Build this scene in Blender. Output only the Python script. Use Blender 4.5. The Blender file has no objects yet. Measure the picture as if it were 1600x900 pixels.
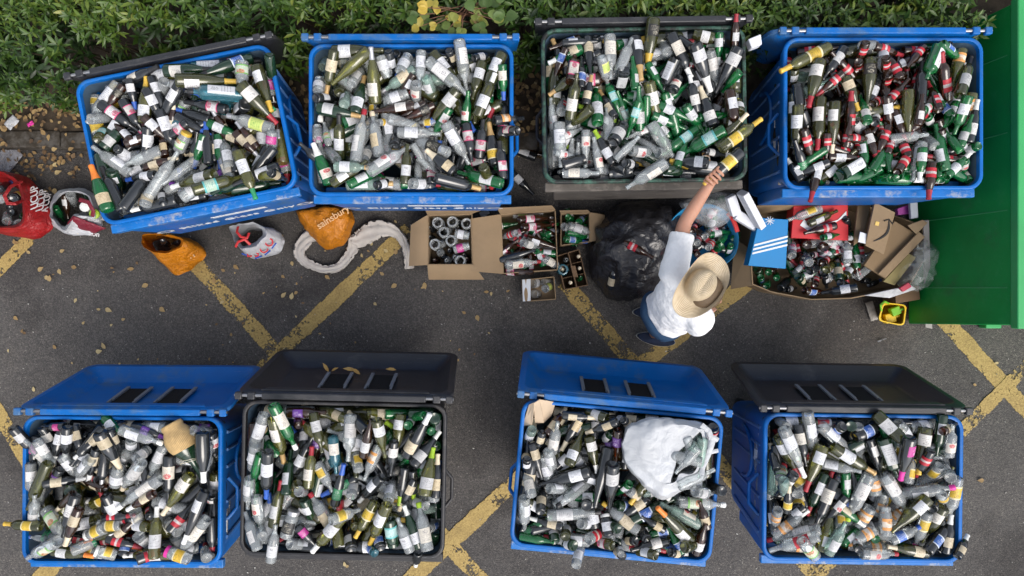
import bpy, bmesh, math, random
import numpy as np
from mathutils import Vector, Matrix, noise
R = math.radians
rnd = random.Random(7)
SC = bpy.context.scene
COL = SC.collection

# ------------------------------------------------------------------ camera, world, sun, exposure
D, F = 5.5, 1100.0          # camera height (m) and focal length in photo pixels
cam_d = bpy.data.cameras.new('camera')
cam_d.sensor_width = 36.0
cam_d.lens = 36.0 * F / 1600.0
cam_d.clip_start, cam_d.clip_end = 0.05, 500
cam = bpy.data.objects.new('camera', cam_d); COL.objects.link(cam)
cam.location = (0, 0, D)
SC.camera = cam
SUN_EL, SUN_AZ = 52.0, 145.0      # azimuth clockwise from +Y: light from the lower right of the picture
w = bpy.data.worlds.new('World'); SC.world = w; w.use_nodes = True
nt = w.node_tree
sky = nt.nodes.new('ShaderNodeTexSky'); sky.sky_type = 'NISHITA'; sky.sun_disc = False
sky.sun_elevation = R(SUN_EL); sky.sun_rotation = R(SUN_AZ)
sky.air_density = 1.0; sky.dust_density = 3.0; sky.ozone_density = 1.0
bgn = nt.nodes['Background']
hs = nt.nodes.new('ShaderNodeHueSaturation'); hs.inputs['Saturation'].default_value = 0.42
nt.links.new(sky.outputs[0], hs.inputs['Color']); nt.links.new(hs.outputs[0], bgn.inputs[0])
bgn.inputs[1].default_value = 0.15
sd = bpy.data.lights.new('sun', 'SUN'); sd.energy = 1.1; sd.angle = R(38); sd.color = (1.0, 0.93, 0.83)
sun = bpy.data.objects.new('sun', sd); COL.objects.link(sun)
az, el = R(SUN_AZ), R(SUN_EL)
sdir = Vector((math.sin(az) * math.cos(el), math.cos(az) * math.cos(el), math.sin(el)))
sun.rotation_euler = (-sdir).to_track_quat('-Z', 'Y').to_euler()
sun.location = sdir * 20
vs = SC.view_settings
vs.view_transform = 'Standard'; vs.look = 'None'; vs.gamma = 1.0; vs.use_curve_mapping = False
vs.exposure = 0.80
SC.cycles.max_bounces = 10; SC.cycles.transparent_max_bounces = 24
SC.cycles.diffuse_bounces = 3; SC.cycles.glossy_bounces = 3; SC.cycles.transmission_bounces = 4
SC.cycles.caustics_reflective = False; SC.cycles.caustics_refractive = False
SC.cycles.sample_clamp_indirect = 4.0
SC.cycles.use_denoising = True

def W(px, py, z=0.0):
    """photo pixel -> world point at height z"""
    s = F / (D - z)
    return Vector(((px - 800) / s, (450 - py) / s, z))

# ------------------------------------------------------------------ material helpers
MATS = {}
def _new(name):
    m = bpy.data.materials.new(name); m.use_nodes = True
    nt = m.node_tree
    for n in list(nt.nodes): nt.nodes.remove(n)
    out = nt.nodes.new('ShaderNodeOutputMaterial')
    return m, nt, out
def N(nt, t, **kw):
    n = nt.nodes.new('ShaderNode' + t)
    for k, v in kw.items():
        if k in n.inputs: n.inputs[k].default_value = v
        else: setattr(n, k, v)
    return n
def L(nt, a, ao, b, bi): nt.links.new(a.outputs[ao], b.inputs[bi])
def c4(c): return (c[0], c[1], c[2], 1.0)
def ramp(nt, stops):
    n = nt.nodes.new('ShaderNodeValToRGB')
    e = n.color_ramp.elements
    while len(e) > 1: e.remove(e[0])
    e[0].position = stops[0][0]; e[0].color = c4(stops[0][1])
    for p, c in stops[1:]:
        x = e.new(p); x.color = c4(c)
    return n
def mixc(nt, fac, a, b, blend='MIX'):
    n = nt.nodes.new('ShaderNodeMix'); n.data_type = 'RGBA'; n.blend_type = blend
    for sock, v in ((n.inputs[0], fac), (n.inputs[6], a), (n.inputs[7], b)):
        if isinstance(v, (int, float)): sock.default_value = v
        elif isinstance(v, tuple): sock.default_value = c4(v)
        else: nt.links.new(v, sock)
    return n.outputs[2]

def surf(name, col, rough=0.5, spec=0.5, var=0.15, nscale=6.0, bump=0.0, bscale=60.0, dirt=None, dirt_amt=0.0, dscale=4.0,
         metallic=0.0, sss=0.0, coords='Object', scratch=0.0, wear=None):
    """a real-surface material: base colour with slow variation, patchy dirt, fine bump"""
    if name in MATS: return MATS[name]
    m, nt, out = _new(name)
    p = N(nt, 'BsdfPrincipled', Roughness=rough, Metallic=metallic)
    p.inputs['Specular IOR Level'].default_value = spec
    tc = N(nt, 'TexCoord')
    oi = N(nt, 'ObjectInfo')
    ns = N(nt, 'TexNoise', Scale=nscale, Detail=5.0, Roughness=0.6)
    L(nt, tc, coords, ns, 'Vector')
    lo = tuple(max(0, c * (1 - var)) for c in col); hi = tuple(min(1, c * (1 + var)) for c in col)
    rp = ramp(nt, [(0.3, lo), (0.7, hi)])
    L(nt, ns, 'Fac', rp, 'Fac')
    c = rp.outputs[0]
    if dirt is not None and dirt_amt > 0:
        n2 = N(nt, 'TexNoise', Scale=dscale, Detail=8.0, Roughness=0.72)
        L(nt, tc, coords, n2, 'Vector')
        t = 0.72 - dirt_amt * 0.4
        r2 = ramp(nt, [(t, (0, 0, 0)), (t + 0.14, (1, 1, 1))])
        L(nt, n2, 'Fac', r2, 'Fac')
        c = mixc(nt, r2.outputs[0], c, dirt)
    if scratch > 0:
        mp = N(nt, 'Mapping'); mp.inputs['Scale'].default_value = (3, 60, 60)
        L(nt, tc, coords, mp, 'Vector')
        n3 = N(nt, 'TexNoise', Scale=2.2, Detail=6.0, Roughness=0.7)
        L(nt, mp, 'Vector', n3, 'Vector')
        r3 = ramp(nt, [(0.62, (0, 0, 0)), (0.7, (scratch,) * 3)])
        L(nt, n3, 'Fac', r3, 'Fac')
        c = mixc(nt, r3.outputs[0], c, (0.45, 0.48, 0.52))
    if wear is not None:      # edges rubbed pale
        ge = N(nt, 'NewGeometry'); nw = N(nt, 'TexNoise', Scale=7.0, Detail=6.0, Roughness=.7); L(nt, tc, coords, nw, 'Vector')
        ad = N(nt, 'Math', operation='MULTIPLY_ADD'); L(nt, nw, 'Fac', ad, 0); ad.inputs[1].default_value = .16; L(nt, ge, 'Pointiness', ad, 2)
        rw = ramp(nt, [(.655, (0, 0, 0)), (.74, (.55, .55, .55))]); L(nt, ad, 0, rw, 'Fac'); c = mixc(nt, rw.outputs[0], c, wear)
    nt.links.new(c, p.inputs['Base Color'])
    rr = N(nt, 'MapRange'); rr.inputs['To Min'].default_value = max(0.02, rough - 0.12); rr.inputs['To Max'].default_value = min(1, rough + 0.12)
    L(nt, ns, 'Fac', rr, 'Value'); L(nt, rr, 0, p, 'Roughness')
    if bump > 0:
        nb = N(nt, 'TexNoise', Scale=bscale, Detail=4.0)
        L(nt, tc, coords, nb, 'Vector')
        b = N(nt, 'Bump', Strength=min(1.0, bump), Distance=0.004 if bscale > 20 else 0.02)
        L(nt, nb, 'Fac', b, 'Height'); L(nt, b, 0, p, 'Normal')
    if sss > 0:
        p.inputs['Subsurface Weight'].default_value = sss
        p.inputs['Subsurface Radius'].default_value = (0.02, 0.008, 0.004)
    L(nt, p, 0, out, 'Surface')
    MATS[name] = m
    return m

def glass(name, tint, body, trans, ior=1.8):
    """thin-walled bottle glass: tinted see-through, a little dusty body colour, mirror-like sheen at the wall"""
    if name in MATS: return MATS[name]
    m, nt, out = _new(name)
    tc = N(nt, 'TexCoord')
    oi = N(nt, 'ObjectInfo')
    ns = N(nt, 'TexNoise', Scale=9.0, Detail=2.0, Roughness=0.5)
    va = N(nt, 'VectorMath', operation='ADD'); L(nt, tc, 'Object', va, 0); L(nt, oi, 'Random', va, 1); L(nt, va, 0, ns, 'Vector')
    tb = N(nt, 'BsdfTransparent', Color=c4(tint))
    df = N(nt, 'BsdfDiffuse', Color=c4(body))
    mr = N(nt, 'MapRange'); mr.inputs['From Min'].default_value = 0.35; mr.inputs['From Max'].default_value = 0.75
    mr.inputs['To Min'].default_value = (1 - trans) * 0.92; mr.inputs['To Max'].default_value = min(1.0, (1 - trans) * 1.08)
    L(nt, ns, 'Fac', mr, 'Value')
    m1 = N(nt, 'MixShader'); L(nt, mr, 0, m1, 0); L(nt, tb, 0, m1, 1); L(nt, df, 0, m1, 2)
    gl = N(nt, 'BsdfGlossy', Roughness=0.07)
    fr = N(nt, 'Fresnel', IOR=ior)
    rg = N(nt, 'MapRange'); rg.inputs['To Min'].default_value = 0.03; rg.inputs['To Max'].default_value = 0.10
    L(nt, ns, 'Fac', rg, 'Value'); L(nt, rg, 0, gl, 'Roughness')
    m2 = N(nt, 'MixShader'); L(nt, fr, 0, m2, 0); L(nt, m1, 0, m2, 1); L(nt, gl, 0, m2, 2)
    L(nt, m2, 0, out, 'Surface')
    MATS[name] = m
    return m

def film(name, col, opacity, rough=0.25, bump=0.4):
    """thin plastic film (clear bags)"""
    m, nt, out = _new(name)
    tc = N(nt, 'TexCoord'); ns = N(nt, 'TexNoise', Scale=9.0, Detail=6.0, Roughness=0.65); L(nt, tc, 'Object', ns, 'Vector')
    tb = N(nt, 'BsdfTransparent'); p = N(nt, 'BsdfPrincipled', Roughness=rough); p.inputs['Base Color'].default_value = c4(col)
    mr = N(nt, 'MapRange'); mr.inputs['From Min'].default_value = .3; mr.inputs['From Max'].default_value = .75
    mr.inputs['To Min'].default_value = opacity * .45; mr.inputs['To Max'].default_value = min(1, opacity * 1.6)
    L(nt, ns, 'Fac', mr, 'Value')
    bp = N(nt, 'Bump', Strength=bump, Distance=0.02); L(nt, ns, 'Fac', bp, 'Height'); L(nt, bp, 0, p, 'Normal')
    mx = N(nt, 'MixShader'); L(nt, mr, 0, mx, 0); L(nt, tb, 0, mx, 1); L(nt, p, 0, mx, 2); L(nt, mx, 0, out, 'Surface')
    MATS[name] = m
    return m

def paper(name, base, ink, band=None, bandw=0.2, logo=None, inkamt=0.75):
    """printed bottle label; UV.x runs round the bottle, UV.y up it"""
    m, nt, out = _new(name)
    uv = N(nt, 'UVMap'); oi = N(nt, 'ObjectInfo')
    sx = N(nt, 'SeparateXYZ'); L(nt, uv, 'UV', sx, 0)
    def M(op, a, b=None, c=None):
        n = N(nt, 'Math', operation=op)
        for i, v in enumerate((a, b, c)):
            if v is None: continue
            if isinstance(v, (int, float)): n.inputs[i].default_value = v
            else: nt.links.new(v, n.inputs[i])
        return n.outputs[0]
    u, v, r = sx.outputs[0], sx.outputs[1], oi.outputs['Random']
    rows = M('MULTIPLY_ADD', r, 4.0, 6.0)
    vr = M('MULTIPLY', v, rows)
    fr = M('FRACT', vr); row = M('FLOOR', vr)
    line = M('MULTIPLY', M('GREATER_THAN', fr, 0.38), M('LESS_THAN', fr, 0.72))
    # words: noise along u, different on each row
    cmb = N(nt, 'CombineXYZ'); nt.links.new(M('MULTIPLY', u, 26.0), cmb.inputs[0]); nt.links.new(M('MULTIPLY_ADD', row, 7.3, M('MULTIPLY', r, 50.0)), cmb.inputs[1])
    nn = N(nt, 'TexNoise', Scale=1.0, Detail=1.0); L(nt, cmb, 0, nn, 'Vector')
    word = M('GREATER_THAN', nn.outputs['Fac'], 0.5)
    mar = M('LESS_THAN', M('ABSOLUTE', M('SUBTRACT', u, 0.5)), M('MULTIPLY_ADD', r, 0.12, 0.24))
    vm = M('MULTIPLY', M('GREATER_THAN', v, 0.12), M('LESS_THAN', v, 0.55))
    txt = M('MULTIPLY', M('MULTIPLY', line, word), M('MULTIPLY', mar, vm))
    # emblem in the upper half
    du = M('DIVIDE', M('SUBTRACT', u, 0.5), 0.20); dv = M('DIVIDE', M('SUBTRACT', v, 0.74), 0.17)
    rad = M('SQRT', M('ADD', M('MULTIPLY', du, du), M('MULTIPLY', dv, dv)))
    n2 = N(nt, 'TexNoise', Scale=17.0, Detail=2.0); 
    va = N(nt, 'VectorMath', operation='ADD'); L(nt, uv, 'UV', va, 0); L(nt, oi, 'Random', va, 1); L(nt, va, 0, n2, 'Vector')
    em = M('MULTIPLY', M('LESS_THAN', rad, 1.0), M('GREATER_THAN', n2.outputs['Fac'], 0.53))
    # faded base with slight stains, tone differs per bottle
    n3 = N(nt, 'TexNoise', Scale=5.0, Detail=5.0); L(nt, va, 0, n3, 'Vector')
    st = ramp(nt, [(0.3, tuple(c * .80 for c in base)), (0.62, base)]); L(nt, n3, 'Fac', st, 'Fac')
    tn = ramp(nt, [(0, (.70, .68, .64)), (.3, (.92, .92, .92)), (.6, (1, 1, 1)), (.8, (.95, .87, .72)), (1, (1, .98, .95))]); r9 = M('FRACT', M('MULTIPLY', r, 7.77)); nt.links.new(r9, tn.inputs['Fac'])
    col = mixc(nt, 1.0, st.outputs[0], tn.outputs[0], 'MULTIPLY')
    if band is not None:
        bm = M('GREATER_THAN', M('ABSOLUTE', M('SUBTRACT', v, 0.5)), 0.5 - bandw)
        col = mixc(nt, bm, col, band)
    if logo is not None:
        col = mixc(nt, M('MULTIPLY', M('LESS_THAN', rad, 1.25), M('GREATER_THAN', n2.outputs['Fac'], 0.42)), col, logo)
    col = mixc(nt, M('MULTIPLY', M('MAXIMUM', txt, em), inkamt), col, ink)
    p = N(nt, 'BsdfPrincipled', Roughness=0.5)
    nt.links.new(col, p.inputs['Base Color'])
    L(nt, p, 0, out, 'Surface')
    MATS[name] = m
    return m

# ------------------------------------------------------------------ mesh helpers
class MB:
    def __init__(s): s.v, s.f, s.mi, s.uv = [], [], [], {}
    def add(s, verts, faces, mi=0):
        o = len(s.v); s.v += [tuple(x) for x in verts]
        s.f += [tuple(i + o for i in f) for f in faces]; s.mi += [mi] * len(faces)
        return o
    def box(s, c, size, rot=0.0, mi=0, M=None):
        x, y, z = (q / 2 for q in size)
        vs = [Vector((sx * x, sy * y, sz * z)) for sz in (-1, 1) for sy in (-1, 1) for sx in (-1, 1)]
        m = Matrix.Translation(Vector(c)) @ (M if M is not None else Matrix.Rotation(rot, 4, 'Z'))
        s.add([m @ p for p in vs], [(0, 2, 3, 1), (4, 5, 7, 6), (0, 1, 5, 4), (1, 3, 7, 5), (3, 2, 6, 7), (2, 0, 4, 6)], mi)
    def loft(s, rings, close=True, cap0=True, cap1=True, mi=0):
        n = len(rings[0]); vs = [p for r in rings for p in r]; fs = []
        for k in range(len(rings) - 1):
            for i in range(n if close else n - 1):
                j = (i + 1) % n
                fs.append((k * n + i, k * n + j, (k + 1) * n + j, (k + 1) * n + i))
        if cap0: fs.append(tuple(reversed(range(n))))
        if cap1: fs.append(tuple(range((len(rings) - 1) * n, len(rings) * n)))
        s.add(vs, fs, mi)
    def tube(s, pts, rad, n=8, mi=0, cap=True, flat=1.0):
        pts = [Vector(p) for p in pts]; rings = []
        up = Vector((0, 0, 1))
        for i, p in enumerate(pts):
            t = (pts[min(i + 1, len(pts) - 1)] - pts[max(i - 1, 0)]).normalized()
            a = t.cross(up)
            if a.length < 1e-3: a = t.cross(Vector((1, 0, 0)))
            a.normalize(); b = a.cross(t).normalized()
            r = rad[i] if isinstance(rad, (list, tuple)) else rad
            rings.append([p + a * (r * math.cos(2 * math.pi * k / n)) + b * (r * flat * math.sin(2 * math.pi * k / n)) for k in range(n)])
        s.loft(rings, True, cap, cap, mi)
    def sheet(s, quad, t, nx=1, ny=1, mi=0):
        """a thin slab: quad of 4 points, thickness t"""
        q = [Vector(p) for p in quad]
        nrm = (q[1] - q[0]).cross(q[3] - q[0]).normalized() * (t / 2)
        top = [p + nrm for p in q]; bot = [p - nrm for p in q]
        s.add(bot + top, [(3, 2, 1, 0), (4, 5, 6, 7), (0, 1, 5, 4), (1, 2, 6, 5), (2, 3, 7, 6), (3, 0, 4, 7)], mi)
    def build(s, name, mat, parent=None, smooth=35, bevel=0.0, subsurf=0):
        me = bpy.data.meshes.new(name)
        me.from_pydata(s.v, [], s.f)
        mats = mat if isinstance(mat, (list, tuple)) else [mat]
        for m in mats: me.materials.append(m)
        if len(mats) > 1: me.polygons.foreach_set('material_index', s.mi)
        bm = bmesh.new(); bm.from_mesh(me); bmesh.ops.recalc_face_normals(bm, faces=bm.faces); bm.to_mesh(me); bm.free()
        if smooth:
            me.polygons.foreach_set('use_smooth', [True] * len(me.polygons))
            if smooth < 180: me.set_sharp_from_angle(angle=R(smooth))
        me.update()
        o = bpy.data.objects.new(name, me); COL.objects.link(o)
        if parent is not None: o.parent = parent
        if bevel:
            b = o.modifiers.new('bevel', 'BEVEL'); b.width = bevel; b.segments = 2; b.limit_method = 'ANGLE'; b.angle_limit = R(40)
        if subsurf:
            b = o.modifiers.new('subdivision', 'SUBSURF'); b.levels = subsurf; b.render_levels = subsurf
        return o

def tag(o, label=None, cat=None, group=None, kind=None):
    if label: o['label'] = label
    if cat: o['category'] = cat
    if group: o['group'] = group
    if kind: o['kind'] = kind
    return o
def empty(name, loc=(0, 0, 0), rz=0.0):
    o = bpy.data.objects.new(name, None); COL.objects.link(o); o.empty_display_size = 0.1
    o.location = loc; o.rotation_euler = (0, 0, rz)
    return o
def rr(hx, hy, r, n=5, cx=0, cy=0):
    pts = []
    for (sx, sy, a0) in ((1, 1, 0), (-1, 1, 90), (-1, -1, 180), (1, -1, 270)):
        for k in range(n + 1):
            a = R(a0 + 90 * k / n)
            pts.append((cx + sx * (hx - r) + r * math.cos(a), cy + sy * (hy - r) + r * math.sin(a)))
    return pts
def text_mesh(name, body, size, mat, parent, M, thick=0.0015, spacing=1.0, shear=0.0):
    cu = bpy.data.curves.new(name, 'FONT'); cu.body = body; cu.size = size; cu.align_x = 'CENTER'; cu.align_y = 'CENTER'
    cu.extrude = thick; cu.space_character = spacing; cu.shear = shear; cu.offset = size * 0.012
    o = bpy.data.objects.new(name + '_tmp', cu); COL.objects.link(o)
    dg = bpy.context.evaluated_depsgraph_get()
    me = bpy.data.meshes.new_from_object(o.evaluated_get(dg))
    bpy.data.objects.remove(o)
    me.name = name; me.materials.clear(); me.materials.append(mat)
    t = bpy.data.objects.new(name, me); COL.objects.link(t); t.parent = parent; t.matrix_local = M
    return t
# ------------------------------------------------------------------ ground, markings, kerb
def asphalt():
    m, nt, out = _new('asphalt')
    tc = N(nt, 'TexCoord')
    vo = N(nt, 'TexVoronoi', Scale=120.0); L(nt, tc, 'Object', vo, 'Vector')
    vo2 = N(nt, 'TexVoronoi', Scale=170.0); L(nt, tc, 'Object', vo2, 'Vector')
    big = N(nt, 'TexNoise', Scale=1.1, Detail=6.0, Roughness=0.6); L(nt, tc, 'Object', big, 'Vector')
    fine = N(nt, 'TexNoise', Scale=38.0, Detail=4.0); L(nt, tc, 'Object', fine, 'Vector')
    cs = N(nt, 'SeparateColor'); L(nt, vo, 'Color', cs, 0)
    stone = ramp(nt, [(0.0, (.066, .063, .063)), (0.6, (.094, .089, .085)), (0.9, (.122, .115, .107)), (0.985, (.14, .13, .12)), (1.0, (.22, .21, .19))])
    L(nt, cs, 0, stone, 'Fac')
    gap = ramp(nt, [(0.35, (1, 1, 1)), (0.8, (0.66, 0.66, 0.67))]); L(nt, vo, 'Distance', gap, 'Fac')
    # map distance (cell size ~1/75 m)
    c = mixc(nt, 1.0, stone.outputs[0], gap.outputs[0], 'MULTIPLY')
    tone = ramp(nt, [(0.28, (.60, .58, .58)), (0.42, (.86, .84, .83)), (0.55, (1, .98, .96)), (0.72, (1.22, 1.16, 1.08))]); L(nt, big, 'Fac', tone, 'Fac')
    c = mixc(nt, 1.0, c, tone.outputs[0], 'MULTIPLY')
    stn = N(nt, 'TexNoise', Scale=.55, Detail=9.0, Roughness=.68, Distortion=.6); L(nt, tc, 'Object', stn, 'Vector')
    sr = ramp(nt, [(.50, (1, 1, 1)), (.60, (.66, .65, .65)), (.66, (.60, .58, .57))]); L(nt, stn, 'Fac', sr, 'Fac')
    c = mixc(nt, 1.0, c, sr.outputs[0], 'MULTIPLY')
    sp = ramp(nt, [(0.66, (0, 0, 0)), (0.76, (.16, .16, .16))]); L(nt, fine, 'Fac', sp, 'Fac')
    c = mixc(nt, sp.outputs[0], c, (.19, .185, .175))
    p = N(nt, 'BsdfPrincipled', Roughness=0.82); nt.links.new(c, p.inputs['Base Color']); p.inputs['Specular IOR Level'].default_value = .35
    b = N(nt, 'Bump', Strength=0.75, Distance=0.006); b.invert = True
    L(nt, vo, 'Distance', b, 'Height')
    b2 = N(nt, 'Bump', Strength=0.35, Distance=0.003); L(nt, vo2, 'Distance', b2, 'Height'); L(nt, b, 0, b2, 'Normal')
    L(nt, b2, 0, p, 'Normal'); L(nt, p, 0, out, 'Surface')
    return m
def line_paint():
    m, nt, out = _new('worn_yellow_paint')
    tc = N(nt, 'TexCoord')
    n1 = N(nt, 'TexNoise', Scale=4.0, Detail=9.0, Roughness=0.72); L(nt, tc, 'Object', n1, 'Vector')
    n2 = N(nt, 'TexNoise', Scale=60.0, Detail=3.0); L(nt, tc, 'Object', n2, 'Vector')
    vo = N(nt, 'TexVoronoi', Scale=75.0); L(nt, tc, 'Object', vo, 'Vector')
    # edge wear from the strip's own uv (0 and 1 at the two sides)
    uv = N(nt, 'UVMap'); sx = N(nt, 'SeparateXYZ'); L(nt, uv, 'UV', sx, 0)
    e1 = N(nt, 'Math', operation='SUBTRACT'); L(nt, sx, 1, e1, 0); e1.inputs[1].default_value = .5
    e2 = N(nt, 'Math', operation='ABSOLUTE'); L(nt, e1, 0, e2, 0)
    e3 = N(nt, 'MapRange'); e3.inputs['From Min'].default_value = .36; e3.inputs['From Max'].default_value = .5; e3.inputs['To Max'].default_value = .32; L(nt, e2, 0, e3, 'Value')
    s = N(nt, 'Math', operation='MULTIPLY_ADD'); L(nt, n2, 'Fac', s, 0); s.inputs[1].default_value = 0.35; L(nt, n1, 'Fac', s, 2)
    lw = N(nt, 'TexNoise', Scale=1.3, Detail=2.0); L(nt, tc, 'Object', lw, 'Vector'); lm_ = N(nt, 'Math', operation='MULTIPLY_ADD'); L(nt, lw, 'Fac', lm_, 0); lm_.inputs[1].default_value = .45; lm_.inputs[2].default_value = -.21; la = N(nt, 'Math', operation='ADD'); L(nt, s, 0, la, 0); L(nt, lm_, 0, la, 1)
    s2 = N(nt, 'Math', operation='ADD'); L(nt, la, 0, s2, 0); L(nt, e3, 0, s2, 1)
    mask = ramp(nt, [(0.72, (1, 1, 1)), (0.79, (0, 0, 0))]); L(nt, s2, 0, mask, 'Fac')
    col = ramp(nt, [(0.25, (.24, .165, .055)), (0.5, (.38, .27, .09)), (0.75, (.45, .325, .12))]); L(nt, n1, 'Fac', col, 'Fac')
    gr = ramp(nt, [(0.3, (1, 1, 1)), (0.8, (.72, .7, .66))]); L(nt, vo, 'Distance', gr, 'Fac')
    c = mixc(nt, 1.0, col.outputs[0], gr.outputs[0], 'MULTIPLY')
    p = N(nt, 'BsdfPrincipled', Roughness=0.75); nt.links.new(c, p.inputs['Base Color'])
    b = N(nt, 'Bump', Strength=0.45, Distance=0.005); b.invert = True; L(nt, vo, 'Distance', b, 'Height'); L(nt, b, 0, p, 'Normal')
    t = N(nt, 'BsdfTransparent'); mx = N(nt, 'MixShader'); L(nt, mask, 0, mx, 0); L(nt, t, 0, mx, 1); L(nt, p, 0, mx, 2); L(nt, mx, 0, out, 'Surface')
    return m
g = MB(); g.add([(-150, -150, 0), (150, -150, 0), (150, 150, 0), (-150, 150, 0)], [(0, 1, 2, 3)])
tag(g.build('tarmac_ground', asphalt(), smooth=0), kind='structure')
PAINT = line_paint()
def stripe(p, q, wd, z):
    a, b = W(*p), W(*q); d = (b - a).normalized(); n = Vector((-d.y, d.x, 0)) * wd / 2
    k = max(2, int((b - a).length / .1)); vs, fs, uvs = [], [], []
    for i in range(k + 1):
        c = a.lerp(b, i / k); vs += [c + n + Vector((0, 0, z)), c - n + Vector((0, 0, z))]
    for i in range(k): fs.append((2 * i, 2 * i + 1, 2 * i + 3, 2 * i + 2))
    me = bpy.data.meshes.new('yellow_marking'); me.from_pydata([tuple(v) for v in vs], [], fs); me.materials.append(PAINT)
    ul = me.uv_layers.new(name='UVMap')
    for lp in me.loops: ul.data[lp.index].uv = (lp.vertex_index // 2 * .1, lp.vertex_index % 2)
    o = bpy.data.objects.new('yellow_marking', me); COL.objects.link(o); tag(o, kind='structure')
for i, (p, q, wd) in enumerate([((205, 300), (760, 915), .155), ((880, 440), (1300, 930), .155), ((1465, 490), (1690, 735), .155), ((-60, 555), (60, 745), .155),
                   ]):
    stripe(p, q, wd, .004)
for i, (p, q, wd) in enumerate([((640, 358), (40, 925), .15), ((1190, 425), (1000, 570), .155), ((992, 578), (630, 915), .155), ((1640, 535), (1500, 675), .13), ((1490, 684), (1250, 925), .13),
                                ((60, 360), (-60, 480), .13)]):
    stripe(p, q, wd, .008)
# soil strip with kerb along the hedge
SOIL = surf('soil', (.045, .034, .024), .95, .2, .45, 12, 1.0, 40)
g = MB(); nx = 40
vs, fs = [], []
for i in range(nx + 1):
    x = -6 + 12 * i / nx
    vs += [(x, 1.20 + .015 * math.sin(i * 3.1), .10), (x, 5.0, .13)]
fs = [(2 * i, 2 * i + 2, 2 * i + 3, 2 * i + 1) for i in range(nx)]
g.add(vs, fs)
tag(g.build('soil_bed', SOIL, smooth=0), kind='structure')
KERB = surf('kerb_concrete', (.085, .078, .070), .85, .3, .25, 5, .6, 70, (.035, .028, .02), .8, 6)
g = MB()
for i in range(14):
    x0 = -6.2 + i * .915
    g.box((x0 + .455, 1.13 + .004 * (i % 3), .055), (.905, .13, .13), .004 * ((i * 7) % 5 - 2))
o = g.build('kerb', KERB, bevel=.012); tag(o, kind='structure')

# ------------------------------------------------------------------ foliage
def leafmat(name, stops, rough=.42, trans=.25):
    m, nt, out = _new(name)
    at = N(nt, 'Attribute', attribute_name='tone'); rp = ramp(nt, stops); L(nt, at, 'Fac', rp, 'Fac')
    p = N(nt, 'BsdfPrincipled', Roughness=rough); L(nt, rp, 0, p, 'Base Color')
    tr = N(nt, 'BsdfTranslucent'); L(nt, rp, 0, tr, 'Color')
    mx = N(nt, 'MixShader'); mx.inputs[0].default_value = trans; L(nt, p, 0, mx, 1); L(nt, tr, 0, mx, 2); L(nt, mx, 0, out, 'Surface')
    return m
def leaf_cloud(name, leaves, mat, parent, shape):
    """leaves: list of (base, dir, normal, length, width, tone). Each leaf is a folded, bent blade."""
    prof = shape
    V, Fc, T = [], [], []
    for (b, d, n, ln, wd, tone) in leaves:
        s = d.cross(n).normalized(); o = len(V)
        for (t, wv, dr) in prof:
            c = b + d * (ln * t) - n * (ln * dr)
            if wv == 0: V.append(c); T.append(tone)
            else:
                V += [c + s * (wd * wv) + n * (wd * wv * .35), c, c - s * (wd * wv) + n * (wd * wv * .35)]; T += [tone] * 3
        k = o; rows = []
        for (t, wv, dr) in prof:
            if wv == 0: rows.append([k]); k += 1
            else: rows.append([k, k + 1, k + 2]); k += 3
        for r0, r1 in zip(rows, rows[1:]):
            if len(r0) == 1: Fc += [(r0[0], r1[1], r1[0]), (r0[0], r1[2], r1[1])]
            elif len(r1) == 1: Fc += [(r0[0], r0[1], r1[0]), (r0[1], r0[2], r1[0])]
            else: Fc += [(r0[0], r0[1], r1[1], r1[0]), (r0[1], r0[2], r1[2], r1[1])]
    me = bpy.data.meshes.new(name); me.from_pydata([tuple(v) for v in V], [], Fc); me.materials.append(mat)
    a = me.attributes.new('tone', 'FLOAT', 'POINT'); a.data.foreach_set('value', T)
    me.polygons.foreach_set('use_smooth', [True] * len(me.polygons))
    o = bpy.data.objects.new(name, me); COL.objects.link(o)
    if parent: o.parent = parent
    return o
LANCE = [(0, 0, 0), (.3, .42, -.02), (.6, .46, .01), (1, 0, .10)]
hrng = random.Random(11)
def hedge_front(x): return 1.30 if x < -3.1 else 1.30 + .24 * min(1, max(0, (x + 3.1) / .8)) if x < 1.7 else 1.54
def hedge_h(x, y):
    f = hedge_front(x); t = min(1, max(0, (y - f) / .2))
    h = .86 + .28 * t ** .6 + .10 * noise.noise(Vector((x * 1.6, y * 1.6, 3)))
    return h - (.12 if x > 1.0 else 0)
leaves = []
def rosette(p, axis, n, ln, tone0, lib):
    axis = axis.normalized(); a = axis.orthogonal().normalized(); b = axis.cross(a)
    ph = hrng.uniform(0, 6.28)
    for i in range(n):
        an = ph + i * 2.4; ro = a * math.cos(an) + b * math.sin(an)
        lift = hrng.uniform(.15, .9) if i < n * .7 else hrng.uniform(.9, 2.2)
        d = (ro + axis * lift).normalized(); nr = (axis - d * axis.dot(d)).normalized()
        l = ln * hrng.uniform(.65, 1.1)
        lib.append((p - axis * (i * .009), d, nr, l, l * hrng.uniform(.24, .34), min(1, max(0, tone0 + hrng.gauss(0, .13)))))
for i in range(4300):
    x = hrng.uniform(-4.4, 3.1); f = hedge_front(x); y = f + abs(hrng.uniform(-.05, 1.25)) - .03
    z = hedge_h(x, y) + hrng.uniform(-.10, .05)
    if y < f + .12: z -= hrng.uniform(0, .4)
    ax = Vector((hrng.gauss(.05, .4), hrng.gauss(-.25 if y < f + .4 else 0, .4), 1))
    tone = .42 + .30 * noise.noise(Vector((x * 1.3, y * 1.3, 0))) + .08
    rosette(Vector((x, y, z)), ax, hrng.randint(7, 13), hrng.uniform(.050, .086), tone, leaves)
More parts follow.
